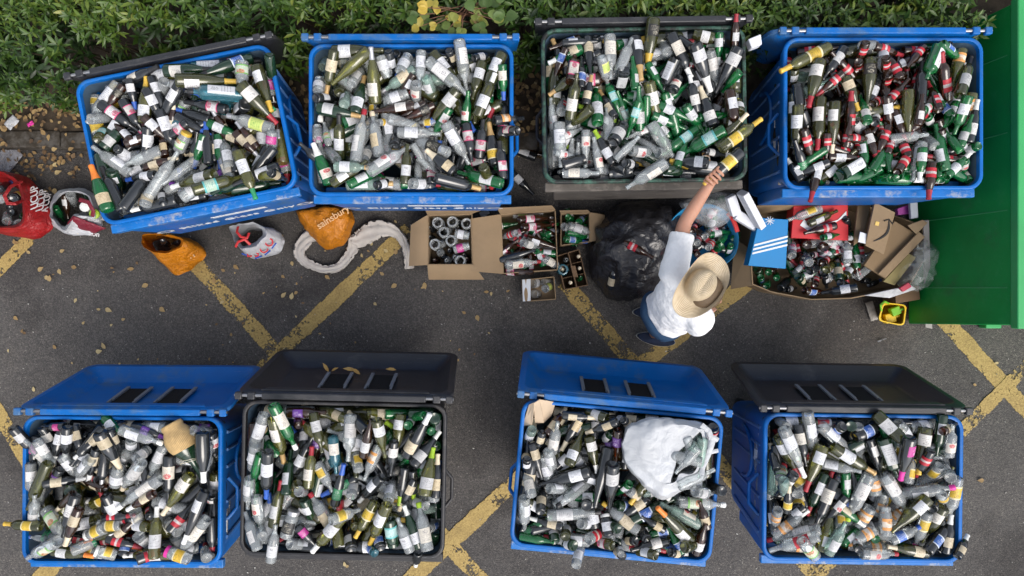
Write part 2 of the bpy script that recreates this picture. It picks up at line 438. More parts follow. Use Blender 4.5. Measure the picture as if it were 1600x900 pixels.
for i in range(1100):   # lower leaves that close the gaps, shade put into their darker tone
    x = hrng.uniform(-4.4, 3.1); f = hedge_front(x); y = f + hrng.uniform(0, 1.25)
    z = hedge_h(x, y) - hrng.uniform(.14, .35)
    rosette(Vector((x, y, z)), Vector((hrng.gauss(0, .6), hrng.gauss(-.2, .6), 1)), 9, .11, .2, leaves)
HEDGE = empty('laurel_hedge', (-.6, 2.1, 0)); tag(HEDGE, 'dense clipped green laurel hedge running behind the upper row of bins', 'hedge')
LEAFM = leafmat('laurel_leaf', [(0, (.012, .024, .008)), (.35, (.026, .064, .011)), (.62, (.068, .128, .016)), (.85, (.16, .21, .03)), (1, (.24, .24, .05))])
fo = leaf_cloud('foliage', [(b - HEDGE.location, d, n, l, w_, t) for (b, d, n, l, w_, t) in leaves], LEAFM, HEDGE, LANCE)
g = MB()
for i in range(260):
    x = hrng.uniform(-4.4, 3.1); y = hedge_front(x) + hrng.uniform(.02, 1.1); z = hedge_h(x, y)
    p0 = Vector((x + hrng.uniform(-.2, .2), y + hrng.uniform(0, .25), .1)) - HEDGE.location; p2 = Vector((x, y, z - .02)) - HEDGE.location
    g.tube([p0, p0.lerp(p2, .5) + Vector((hrng.uniform(-.05, .05), hrng.uniform(-.05, .05), 0)), p2], [.008, .006, .003], 5)
g.build('stem', surf('twig', (.06, .045, .028), .85, .2, .3, 20), HEDGE)
# bramble growing out of the hedge
BR = empty('bramble_plant', W(725, 20, 1.15)); tag(BR, 'bramble with broad yellowing leaves growing out of the hedge behind the bin', 'plant')
bl = []
stem = MB()
for (px, py, tn, sz) in [(668, 12, .95, .085), (684, 10, .9, .07), (712, 20, .75, .08), (735, 8, .4, .085), (760, 12, .35, .1), (770, 30, .5, .1), (742, 22, .6, .07), (720, 35, .95, .085),
                         (705, 30, .85, .06), (690, 38, .45, .085), (662, 32, .4, .09), (655, 42, .9, .08), (672, 42, .85, .06), (700, 47, .5, .08), (722, 44, .55, .07), (748, 36, .7, .09),
                         (782, 6, .3, .1), (790, 26, .3, .1), (730, 0, .35, .1), (765, -5, .3, .1), (640, 25, .3, .08), (752, 45, .45, .08)]:
    p = W(px, py, 1.18 + hrng.uniform(-.06, .1)) - BR.location
    for k in range(3):
        an = hrng.uniform(0, 6.28); d = Vector((math.cos(an), math.sin(an), hrng.uniform(-.1, .3))).normalized()
        nr = (Vector((hrng.gauss(0, .2), hrng.gauss(0, .2), 1))); nr = (nr - d * nr.dot(d)).normalized()
        bl.append((p, d, nr, sz * .72 * hrng.uniform(.8, 1.15), sz * .72 * hrng.uniform(.75, .95), min(1, max(0, tn + hrng.gauss(0, .08)))))
    stem.tube([Vector((hrng.uniform(-.1, .1), hrng.uniform(0, .2), -.2)), p * .5 + Vector((0, 0, .02)), p], [.004, .003, .002], 5)
leaf_cloud('foliage', bl, leafmat('bramble_leaf', [(0, (.03, .06, .015)), (.45, (.08, .14, .03)), (.7, (.22, .24, .05)), (1, (.48, .34, .05))], .5), BR,
           [(0, 0, 0), (.18, .42, 0), (.45, .55, -.01), (.75, .38, .02), (1, 0, .08)])
stem.build('stem', surf('bramble_stem', (.16, .08, .05), .7, .3, .3, 20), BR)

# ------------------------------------------------------------------ green steel container at the right edge
GREEN = surf('container_green', (.006, .23, .045), .5, .3, .22, 1.6, .2, 60, (.03, .15, .05), .40, 2.2, scratch=.12, wear=(.10, .36, .16))
GREEN2 = surf('container_trim', (.03, .30, .09), .45, .5, .12, 3)
CT = empty('steel_container', (3.6, .75, 0)); tag(CT, 'large bright green steel container standing at the end of the bins', 'container')
g = MB()
x0, x1 = 3.06, 5.4; y0, y1 = -.278, 1.82; H = 1.06
# side wall leans out a little towards the top
xb, xt = 3.08, 3.20
ring = lambda z, t: [(xb + (xt - xb) * t, y0 + .04 * t, z), (x1, y0 + .04 * t, z), (x1, y1, z), (xb + (xt - xb) * t, y1, z)]
loc = Vector(CT.location)
g.loft([[Vector(p) - loc for p in ring(.03, 0)], [Vector(p) - loc for p in ring(H - .06, 1)]], True, True, True)
g.build('body', GREEN, CT, bevel=.008)
g = MB(); g.box(Vector((xt - .012 + 1.2, (y0 + y1) / 2 + .02, H - .03)) - loc, (2.4, y1 - y0 + .0, .07)); g.build('top_rail', GREEN2, CT, bevel=.008)
g = MB()
for k in range(4):
    y = y0 + .28 + k * .5
    a0 = Vector((xb - .004, y, .06)) - loc; a1 = Vector((xt - .004, y, H - .1)) - loc
    g.tube([a0, a1], .004, 6)
g.build('weld_seam', GREEN, CT)
g = MB(); g.box(Vector((xb + .62, y0 - .012, .05)) - loc, (.12, .04, .09)); g.build('foot', GREEN2, CT, bevel=.006)
# ------------------------------------------------------------------ wheelie bins
ZR = 1.20
BLUE = surf('bin_blue', (.001, .112, .41), .42, .28, .16, 4.0, .15, 120, (.05, .13, .27), .46, 5.0, scratch=.28, wear=(.16, .27, .46))
BLUE_LID = surf('lid_blue', (.001, .105, .375), .44, .25, .14, 3.0, .15, 120, (.05, .12, .24), .48, 3.5, scratch=.26, wear=(.14, .25, .44))
LEDGE = surf('bin_blue_scuffed', (.004, .13, .41), .45, .35, .15, 6.0, .2, 90, (.34, .35, .36), .56, 9.0, scratch=.9, wear=(.40, .46, .55))
BLACK = surf('bin_black', (.018, .018, .021), .48, .5, .25, 4.0, .2, 100, (.07, .062, .055), .45, 5.0, scratch=.25, wear=(.14, .13, .13))
BLACK_LID = surf('lid_black', (.019, .020, .024), .45, .5, .22, 3.0, .2, 100, (.060, .058, .058), .34, 2.5, scratch=.22, wear=(.14, .13, .13))
BROWNISH = surf('bin_weathered', (.085, .075, .066), .7, .3, .35, 5.0, .5, 60, (.17, .15, .13), .5, 7.0, scratch=.5)
GRIM = surf('bin_green_rim', (.030, .085, .062), .55, .4, .5, 22.0, .6, 60, (.012, .013, .013), .75, 18.0)
STEEL = surf('steel', (.30, .30, .31), .38, .5, .12, 20, metallic=.85)
GREYB = surf('bracket_grey', (.15, .17, .20), .45, .5, .15, 20)
DARKMESH = surf('brush_black', (.012, .012, .013), .9, .2, .5, 160, 1.0, 220)
RUBBER = surf('rubber', (.02, .02, .02), .8, .3, .2, 10)
WHITEP = surf('white_print', (.62, .64, .66), .6, .4, .15, 30)
DARKIN = surf('bin_inside', (.06, .10, .15), .7, .3, .3, 6)
def recycle_emblem(cx, cz, y, r):
    g = MB()
    for k in range(3):
        a0 = R(90 + k * 120)
        c0 = []; c1 = []
        for i in range(7):
            a = a0 + R(95) * i / 6
            c0.append((cx + r * math.cos(a), y, cz + r * math.sin(a))); c1.append((cx + r * .62 * math.cos(a), y, cz + r * .62 * math.sin(a)))
        g.add(c0 + c1, [(i, i + 1, 8 + i, 7 + i) for i in range(6)])
        ae = a0 + R(95); t = a0 + R(128)
        g.add([(cx + r * 1.25 * math.cos(ae), y, cz + r * 1.25 * math.sin(ae)), (cx + r * .4 * math.cos(ae), y, cz + r * .4 * math.sin(ae)), (cx + r * .85 * math.cos(t), y, cz + r * .85 * math.sin(t))], [(0, 1, 2)])
    return g
def make_bin(cx, cy, rot, label, body, lidm, rim, ledge, hx=.612, hy=.462, text=False, tilt=15.0, lidlen=.74, slots=True, lidoff=0.0):
    c = W(cx, cy, ZR); root = empty('wheelie_bin', (c.x, c.y, 0), R(rot))
    tag(root, label, 'bin', 'large glass bins')
    def ring(z, ax, ay, r, oy=0): return [(x, y + oy, z) for x, y in rr(ax, ay, r, 6)]
    # body: tapered shell
    g = MB()
    g.loft([ring(.22, hx - .115, hy - .085, .06), ring(.30, hx - .10, hy - .07, .07), ring(1.06, hx - .035, hy - .03, .085), ring(1.10, hx - .03, hy - .025, .085),
            ring(1.115, hx - .012, hy - .012, .09), ring(1.16, hx - .008, hy - .008, .09)], cap1=False)
    g.build('body', body, root)
    g = MB()
    g.loft([ring(1.15, hx - .006, hy - .006, .09), ring(1.185, hx, hy, .09), ring(ZR - .003, hx - .004, hy - .004, .088), ring(ZR, hx - .013, hy - .013, .082), ring(ZR - .004, hx - .024, hy - .024, .072), ring(1.15, hx - .028, hy - .028, .07)], cap0=False, cap1=False)
    g.build('rim', rim, root, 60)
    g = MB()
    g.loft([ring(1.17, hx - .0275, hy - .0275, .07), ring(.55, hx - .09, hy - .07, .06)], cap0=False, cap1=True)
    g.build('inside', DARKIN, root)
    # front ledge and front panel
    g = MB(); g.box((0, -hy - .010, 1.118), (2 * hx - .03, .054, .040)); g.box((0, -hy - .028, 1.086), (2 * hx - .05, .012, .034))
    g.build('front_ledge', ledge, root, bevel=.008)
    g = MB()
    pr = [(-hx + .07, 1.075), (hx - .07, 1.075), (hx - .11, .42), (-hx + .11, .42)]
    yv = [-hy - .027, -hy - .027, -hy - .002, -hy - .002]
    g.add([(x, y, z) for (x, z), y in zip(pr, yv)] + [(x, -hy + .075, z) for (x, z) in pr], [(0, 1, 2, 3), (4, 7, 6, 5), (0, 4, 5, 1), (1, 5, 6, 2), (2, 6, 7, 3), (3, 7, 4, 0)])
    g.build('front_panel', body, root, bevel=.01)
    if text:
        sl = math.atan2(.025, .655)
        def TM(x, z):
            y = -hy - .027 + (1.075 - z) * .025 / .655 - .0035
            return Matrix.Translation((x, y, z)) @ Matrix.Rotation(math.pi / 2 + sl, 4, 'X')
        text_mesh('lettering', 'Mixed Glass Only', .098, WHITEP, root, TM(.03, .70), spacing=1.12)
        for ex in (-.47, .50):
            e = recycle_emblem(0, 0, 0, .055)
            eo = e.build('emblem', WHITEP, root, smooth=0)
            eo.matrix_local = TM(ex, .70) @ Matrix.Rotation(-math.pi / 2, 4, 'X')
        g = MB(); q = [TM(.10 + a, .90 + b) @ Vector((0, 0, 0)) for a, b in ((-.16, -.02), (.2, -.02), (.2, .03), (-.16, .03))]
        g.sheet(q, .003); g.build('sticker', WHITEP, root)
    # ribbed sides with loop handle and trunnion
    for sx in (-1, 1):
        g = MB()
        def sidex(z): return sx * (hx - .10 + .065 * (z - .30) / .76 + .002)
        for k in range(7):
            y = -.33 + k * .11
            if abs(k - 3) < .5: continue
            a, b = Vector((sidex(.36), y * .9, .36)), Vector((sidex(1.04), y, 1.04))
            g.tube([a, b], .010, 6)
        g.build('side_rib', body, root)
        g = MB(); hp = []
        for k in range(9):
            t = k / 8; yy = -.16 + .26 * t; pr_ = .052 * min(1, 4 * min(t, 1 - t))
            hp.append((sx * (hx - .03 + pr_), yy - .06, 1.03 - .02 * math.sin(math.pi * t)))
        g.tube(hp, .011, 8); g.build('handle', body if body is not BROWNISH else BLACK, root)
        g = MB(); pts = []
        for k in range(13):
            a = math.pi * k / 12
            pts.append((sidex(.62 + .26 * math.sin(a)) + sx * .008, .10 + .17 * math.cos(a), .62 + .26 * math.sin(a)))
        g.tube(pts, .012, 8); g.build('side_arch', body, root)
        for y in (-.27, .27):
            g = MB(); g.tube([(sx * .40 - .02, y, .10), (sx * .40 + .02, y, .10)], .10, 18); wo = g.build('wheel', RUBBER, root)
            g = MB(); g.box((sx * .40, y, .20), (.06, .09, .05)); g.tube([(sx * .40 - .03, y, .10), (sx * .40 + .03, y, .10)], .02, 8); g.build('fork', STEEL, wo)
    # hinge rail
    yh, zh = hy + .030, ZR + .016
    g = MB()
    g.box((0, yh - .002, zh), (1.62 * hx - .02, .040, .030))
    for sx in (-1, 1):
        for (a, b) in ((.86, .935), (.985, 1.055)): g.box((sx * hx * (a + b) / 2, yh - .002, zh), (hx * (b - a), .046, .034))
    g.build('hinge_rail', lidm, root, bevel=.007)
    g = MB(); g.tube([(-hx * 1.06, yh, zh), (hx * 1.06, yh, zh)], .010, 10); g.build('hinge_pin', STEEL, root)
    # open lid hanging behind: a shallow tray whose inside faces away from the bin
    th = R(tilt); wd = hx * 1.055
    e_v = Vector((0, math.sin(th), -math.cos(th))); e_w = Vector((0, math.cos(th), math.sin(th))); o0 = Vector((lidoff, yh + .012, zh - .004))
    def lp(u, v, w_): return o0 + Vector((u, 0, 0)) + e_v * v + e_w * w_
    def lring(ins, v0, v1, w_, r):
        hv = (v1 - v0) / 2; vc = (v0 + v1) / 2
        pts = rr(wd - ins, hv, r, 4)
        return [lp(x * (1 - .045 * (y + hv) / (2 * hv)), vc + y, w_) for x, y in pts]
    Ln = lidlen; g = MB()
    g.loft([lring(.12, .12, Ln - .12, -.100, .05), lring(.02, .02, Ln - .015, -.03, .07), lring(0, 0, Ln, -.022, .075), lring(0, 0, Ln, .0, .075), lring(.010, .01, Ln - .01, .006, .07), lring(.042, .06, Ln - .042, .004, .06),
            lring(.055, .075, Ln - .055, -.012, .055), lring(.13, .15, Ln - .11, -.082, .05), lring(.15, .17, Ln - .13, -.086, .045)])
    lid = g.build('lid', lidm, root, 40)
    g = MB()
    q = [lp(-wd * .78, .028, .008), lp(wd * .78, .028, .008), lp(wd * .74, .075, .004), lp(-wd * .74, .075, .004)]
    g.sheet(q, .014); g.build('lid_lip', lidm, lid, bevel=.004)
    if slots:
        for u in (-.145, .155):
            g = MB(); v0, v1 = Ln * .34, Ln * .66
            g.sheet([lp(u - .075, v0, -.078), lp(u + .075, v0, -.078), lp(u + .075, v1, -.078), lp(u - .075, v1, -.078)], .012); g.build('brush_slot', DARKMESH, lid)
            for du in (-.083, .083):
                g = MB()
                for (o_, ww, hh) in ((0, .013, 0.0), (.011 if du < 0 else -.011, .008, .04)):
                    g.sheet([lp(u + du + o_ - ww / 2, v0 - .01 + hh, -.066), lp(u + du + o_ + ww / 2, v0 - .01 + hh, -.066), lp(u + du + o_ + ww / 2, v1 + .01, -.066), lp(u + du + o_ - ww / 2, v1 + .01, -.066)], .012)
                g.build('bracket', GREYB, lid)
            g = MB()   # moulded wedge below the slot
            a, b, c_ = lp(u - .17, Ln * .30, -.082), lp(u + .02, Ln * .20, -.082), lp(u + .02, Ln * .31, -.082)
            d_ = lp(u + .02, Ln * .25, -.055)
            g.add([a, b, c_, d_], [(0, 1, 2), (0, 3, 1), (1, 3, 2), (2, 3, 0)]); g.build('lid_rib', lidm, lid, smooth=0)
    return root
BINS = {
 1: (290, 210, 11.5, .612, .455), 2: (642, 187, 0, .628, .468), 3: (1007, 163, .9, .628, .478), 4: (1381, 177, 0, .612, .468),
 5: (190, 767, -.4, .612, .457), 6: (536, 750, -1.2, .628, .478), 7: (964, 753, -5.3, .622, .455), 8: (1349, 763, -.8, .612, .455)}
def mb(i, label, *a, **k):
    b = BINS[i]; return make_bin(b[0], b[1], b[2], label, *a, hx=b[3], hy=b[4], **k)
mb(1, 'blue bin standing askew with a dark grey lid, reading Mixed Glass Only', BLUE, BLACK_LID, BLUE, LEDGE, text=True, tilt=10)
mb(2, 'all blue bin reading Mixed Glass Only, behind the open cardboard boxes', BLUE, BLUE_LID, BLUE, LEDGE, text=True, tilt=8)
mb(3, 'old dark bin with speckled green rim that the person reaches into', BROWNISH, BLACK_LID, GRIM, BROWNISH, tilt=8)
mb(4, 'blue bin with blue lid next to the green steel container', BLUE, BLUE_LID, BLUE, LEDGE, tilt=8, lidoff=-.04)
mb(5, 'blue bin with open blue lid, holding the straw-wrapped wine flask', BLUE, BLUE_LID, BLUE, LEDGE, tilt=15)
mb(6, 'all black bin with its open black lid carrying fallen brown leaves', BLACK, BLACK_LID, BLACK, BLACK, tilt=16)
mb(7, 'blue bin with open blue lid and a white carrier bag on its glass', BLUE, BLUE_LID, BLUE, LEDGE, tilt=15)
mb(8, 'blue bin with an open black lid, no carrier bag on its glass', BLUE, BLACK_LID, BLUE, LEDGE, tilt=15)
# ------------------------------------------------------------------ bottles
GL = {  # code: (name, words)
 'k': (glass('glass_black', (.022, .026, .027), (.030, .034, .039), .45), 'near-black'),
 'b': (glass('glass_brown', (.34, .11, .022), (.060, .024, .011), .64), 'brown'),
 'o': (glass('glass_olive', (.44, .45, .13), (.12, .125, .04), .72), 'olive'),
 'l': (glass('glass_yellowgreen', (.66, .66, .20), (.24, .24, .07), .74), 'yellow-green'),
 'd': (glass('glass_darkgreen', (.045, .16, .065), (.020, .065, .030), .55), 'dark green'),
 'g': (glass('glass_green', (.05, .64, .17), (.014, .23, .065), .64), 'green'),
 'c': (glass('glass_clear', (.94, .97, .97), (.80, .84, .86), .77, 1.42), 'clear'),
 'a': (glass('glass_aqua', (.74, .92, .86), (.54, .70, .63), .74, 1.45), 'pale aqua'),
 't': (glass('glass_blue', (.20, .60, .70), (.06, .26, .34), .66), 'blue'),
}
INK = (.10, .10, .11); RED = (.42, .022, .03)
LB = {
 'w': (paper('label_white', (.66, .67, .70), (.14, .14, .16)), 'white'),
 'c': (paper('label_cream', (.58, .50, .36), (.20, .14, .08)), 'cream'),
 'q': (paper('label_pinkedge', (.64, .62, .63), INK, (.50, .06, .16), .09, (.45, .05, .12)), 'pink-edged white'),
 'r': (paper('label_red', (.58, .54, .54), (.36, .04, .05), (.42, .015, .03), .37), 'red-white'),
 'R': (paper('label_redlogo', (.66, .65, .64), INK, None, .2, (.55, .03, .04)), 'white red-printed'),
 'y': (paper('label_yellow', (.66, .45, .05), (.14, .10, .03), (.62, .55, .35), .12), 'yellow'),
 'p': (paper('label_magenta', (.46, .035, .26), (.70, .6, .66)), 'magenta'),
 'v': (paper('label_purple', (.15, .05, .32), (.62, .56, .7), (.09, .03, .2), .12), 'purple'),
 'b': (paper('label_blue', (.05, .14, .48), (.7, .72, .78), (.6, .65, .72), .10), 'blue'),
 'O': (paper('label_orange', (.70, .62, .54), INK, (.66, .30, .09), .26, (.6, .28, .08)), 'orange-white'),
 'z': (paper('label_leafy', (.60, .66, .55), (.05, .26, .08), (.16, .36, .10), .14, (.5, .10, .06)), 'green-printed'),
 't': (paper('label_teal', (.42, .60, .58), (.05, .18, .20), (.10, .38, .38), .14), 'teal'),
 'l': (paper('label_lime', (.48, .58, .16), (.10, .26, .05), (.62, .6, .2), .12), 'lime'),
 'k': (paper('label_black', (.022, .022, .024), (.5, .46, .36)), 'black'),
 'g': (paper('label_green', (.03, .22, .10), (.5, .55, .5)), 'green'),
}
def foil(name, c, metallic=0.0, rough=.42): return surf(name, c, rough, .5, .2, 30, .25, 200, metallic=metallic)
CP = {
 'w': (foil('cap_white', (.72, .72, .70)), 'white'), 'c': (foil('cap_cream', (.64, .55, .40)), 'cream'), 'y': (foil('cap_yellow', (.56, .36, .05)), 'yellow'),
 'r': (foil('cap_red', (.30, .018, .03)), 'red'), 'o': (foil('cap_orange', (.72, .20, .03)), 'orange'), 'b': (foil('cap_blue', (.03, .10, .42)), 'blue'),
 'v': (foil('cap_violet', (.16, .04, .30)), 'violet'), 'p': (foil('cap_pink', (.60, .03, .28)), 'pink'), 'g': (foil('cap_lime', (.30, .46, .03)), 'lime'),
 'd': (foil('cap_green', (.02, .22, .09)), 'green'), 'k': (foil('cap_black', (.018, .018, .02)), 'black'), 's': (foil('cap_silver', (.5, .5, .52), .7, .35), 'silver'),
 't': (foil('cap_tan', (.46, .30, .13), .2), 'tan'),
}
PR = {  # kind: (length, profile, label z0,z1, capsule z0, label half angle)
 'W': (.300, [(0, .030), (.004, .0355), (.012, .0375), (.188, .0375), (.203, .0355), (.215, .029), (.226, .0205), (.238, .0155), (.286, .0138), (.287, .0158), (.297, .0158), (.300, .013)], .062, .140, .236, 1.2),
 'B': (.300, [(0, .034), (.005, .040), (.012, .0415), (.125, .0415), (.150, .0395), (.180, .033), (.210, .0245), (.235, .0175), (.255, .0150), (.286, .0140), (.287, .016), (.297, .016), (.300, .013)], .042, .112, .232, 1.15),
 'H': (.320, [(0, .031), (.005, .0365), (.150, .0365), (.180, .0335), (.215, .0265), (.250, .0190), (.280, .0148), (.306, .0140), (.307, .0155), (.317, .0155), (.320, .013)], .052, .120, .262, 1.1),
 'C': (.315, [(0, .036), (.006, .0430), (.014, .0445), (.130, .0445), (.160, .0415), (.195, .0330), (.225, .0250), (.255, .0195), (.290, .0165), (.300, .0175), (.312, .0175), (.315, .014)], .042, .110, .212, 1.15),
 'R': (.240, [(0, .026), (.004, .0300), (.010, .0310), (.128, .0310), (.142, .0290), (.158, .0235), (.178, .0175), (.205, .0140), (.228, .0128), (.229, .0145), (.238, .0145), (.240, .012)], .042, .104, .180, 1.25),
 'S': (.285, [(0, .032), (.004, .0375), (.012, .0390), (.172, .0390), (.190, .0365), (.205, .0290), (.216, .0205), (.228, .0160), (.262, .0148), (.263, .0165), (.282, .0165), (.285, .014)], .050, .135, .252, 1.05),
 'K': (.195, [(0, .023), (.004, .0265), (.100, .0265), (.120, .0235), (.150, .0160), (.178, .0125), (.180, .0145), (.192, .0145), (.195, .012)], .035, .085, .178, 1.3),
 'J': (.150, [(0, .034), (.004, .0390), (.010, .0400), (.108, .0400), (.120, .0375), (.127, .0335), (.130, .0330), (.131, .0355), (.148, .0355), (.150, .033)], .032, .092, .128, 1.35),
 'Q': (.260, [(0, .036), (.004, .0410), (.185, .0410), (.198, .0370), (.206, .0240), (.214, .0165), (.235, .0155), (.236, .0180), (.257, .0180), (.260, .015)], .035, .165, .232, .80),
}
NAMES = {'W': ('wine_bottle', 'bottle'), 'B': ('wine_bottle', 'bottle'), 'H': ('wine_bottle', 'bottle'), 'C': ('wine_bottle', 'bottle'), 'R': ('beer_bottle', 'bottle'), 'S': ('spirit_bottle', 'bottle'),
         'K': ('soft_drink_bottle', 'bottle'), 'J': ('glass_jar', 'jar'), 'Q': ('spirit_bottle', 'bottle')}
GNAME = {'wine_bottle': 'wine bottles for recycling', 'beer_bottle': 'beer bottles for recycling', 'spirit_bottle': 'spirit and clear bottles for recycling',
         'soft_drink_bottle': 'small soft drink bottles for recycling', 'glass_jar': 'empty jars for recycling'}
def prof_r(kind, z):
    p = PR[kind][1]
    for (z0, r0), (z1, r1) in zip(p, p[1:]):
        if z <= z1: return r0 + (r1 - r0) * (z - z0) / max(1e-9, z1 - z0)
    return p[-1][1]
def section(kind, seg):
    out = []
    for i in range(seg):
        a = 2 * math.pi * i / seg
        if kind == 'Q':
            c, s = math.cos(a), math.sin(a); k = 1 / (abs(c) ** 5 + abs(s) ** 5) ** .2
            out.append((c * min(k, 1.16), s * min(k, 1.16)))
        else: out.append((math.cos(a), math.sin(a)))
    return out
def lathe_arrays(kind, seg, z0=None, z1=None, grow=0.0, cap_top=False):
    """rings of the bottle profile between z0 and z1"""
    p = PR[kind][1]
    if z0 is None: rows = list(p)
    else: rows = [(z0, prof_r(kind, z0))] + [q for q in p if z0 < q[0] < z1] + [(z1, prof_r(kind, z1))]
    V, Fc = [], []
    sec = section(kind, seg); round_ = section('W', seg)
    for z, r in rows:
        s_ = sec if r > .022 else round_
        V += [((r + grow) * c, (r + grow) * s, z) for c, s in s_]
    n = len(rows)
    for k in range(n - 1):
        for i in range(seg):
            j = (i + 1) % seg; Fc.append((k * seg + i, k * seg + j, (k + 1) * seg + j, (k + 1) * seg + i))
    return V, Fc, n
def glass_mesh(kind, seg):
    V, Fc, n = lathe_arrays(kind, seg)
    r0 = PR[kind][1][0][1]
    # punt: pushed-in base
    o = len(V); sec = section('W', seg)
    V += [(r0 * .55 * c, r0 * .55 * s, .010) for c, s in sec]; V.append((0, 0, .018))
    for i in range(seg):
        j = (i + 1) % seg; Fc.append((o + i, o + j, j, i)); Fc.append((o + j, o + i, o + seg))
    # mouth: a little inner wall
    o2 = len(V); rt = PR[kind][1][-1][1] * .72; L_ = PR[kind][0]
    V += [(rt * c, rt * s, L_ - .001) for c, s in sec]; V += [(rt * c, rt * s, L_ - .03) for c, s in sec]
    t = (n - 1) * seg
    for i in range(seg):
        j = (i + 1) % seg; Fc.append((t + i, t + j, o2 + j, o2 + i)); Fc.append((o2 + i, o2 + j, o2 + seg + j, o2 + seg + i))
    return V, Fc
def cap_mesh(kind, seg):
    z0 = PR[kind][4]; L_ = PR[kind][0]
    V, Fc, n = lathe_arrays(kind, seg, z0, L_, .0011)
    V += [(0, 0, L_ + .0015)]; t = (n - 1) * seg
    for i in range(seg): Fc.append((t + i, t + (i + 1) % seg, len(V) - 1))
    return V, Fc
def label_mesh(kind, na, nz=3):
    z0, z1, ha = PR[kind][2], PR[kind][3], PR[kind][5]
    V, Fc, UV = [], [], []
    for k in range(nz):
        z = z0 + (z1 - z0) * k / (nz - 1); r = prof_r(kind, z) + .0009
        for i in range(na):
            u = i / (na - 1); a = ha * (2 * u - 1)
            c, s = math.cos(a), math.sin(a); q = min(1.16, 1 / (abs(c) ** 5 + abs(s) ** 5) ** .2) if kind == 'Q' else 1
            V.append((r * q * c, r * q * s, z)); UV.append((u, k / (nz - 1)))
    for k in range(nz - 1):
        for i in range(na - 1): Fc.append((k * na + i, k * na + i + 1, (k + 1) * na + i + 1, (k + 1) * na + i))
    return V, Fc, UV
def to_mesh(name, V, Fc, UV=None):
    me = bpy.data.meshes.new(name); me.from_pydata(V, [], Fc); me.materials.append(None)
    me.polygons.foreach_set('use_smooth', [True] * len(me.polygons)); me.set_sharp_from_angle(angle=R(50))
    if UV:
        ul = me.uv_layers.new(name='UVMap'); idx = np.empty(len(me.loops), int); me.loops.foreach_get('vertex_index', idx)
        ul.data.foreach_set('uv', np.array(UV)[idx].ravel())
    return me
ME = {k: (to_mesh('glass_' + NAMES[k][0], *glass_mesh(k, 22)), to_mesh('label', *label_mesh(k, 15)), to_mesh('capsule', *cap_mesh(k, 18))) for k in PR}

# --- tiles: (photo x, photo y, zoom) and the traced bottles: kind glass base_x base_y tip_x tip_y label cap, in tile pixels
TILE = {'1': (110, 60, 6), '2': (280, 60, 6), '3': (130, 200, 6), '4': (290, 200, 6), '5': (470, 50, 6), '6': (640, 50, 6), '7': (460, 170, 6), '8': (640, 170, 6),
        '9': (835, 20, 6), '10': (1005, 20, 6), '11': (835, 155, 6), '12': (1005, 155, 6), '13': (1210, 50, 6), '14': (1370, 50, 6), '15': (1210, 170, 6), '16': (1370, 170, 6),
        '17': (10, 630, 6), '18': (180, 630, 6), '19': (0, 750, 6), '20': (180, 750, 6), '21': (360, 610, 6), '22': (530, 610, 6), '23': (360, 740, 6), '24': (530, 740, 6),
        '25': (790, 610, 6), '26': (965, 630, 6), '27': (790, 745, 6), '28': (960, 745, 6), '29': (1185, 630, 6), '30': (1340, 630, 6), '31': (1185, 740, 6), '32': (1340, 740, 6),
        'A': (630, 315, 6.925), 'B': (770, 315, 5.456), 'T': (1040, 290, 6), 'Y': (1160, 310, 5.622), 'Z': (1310, 300, 4.09), 'G': (0, 240, 6), 'O': (210, 320, 6.667)}
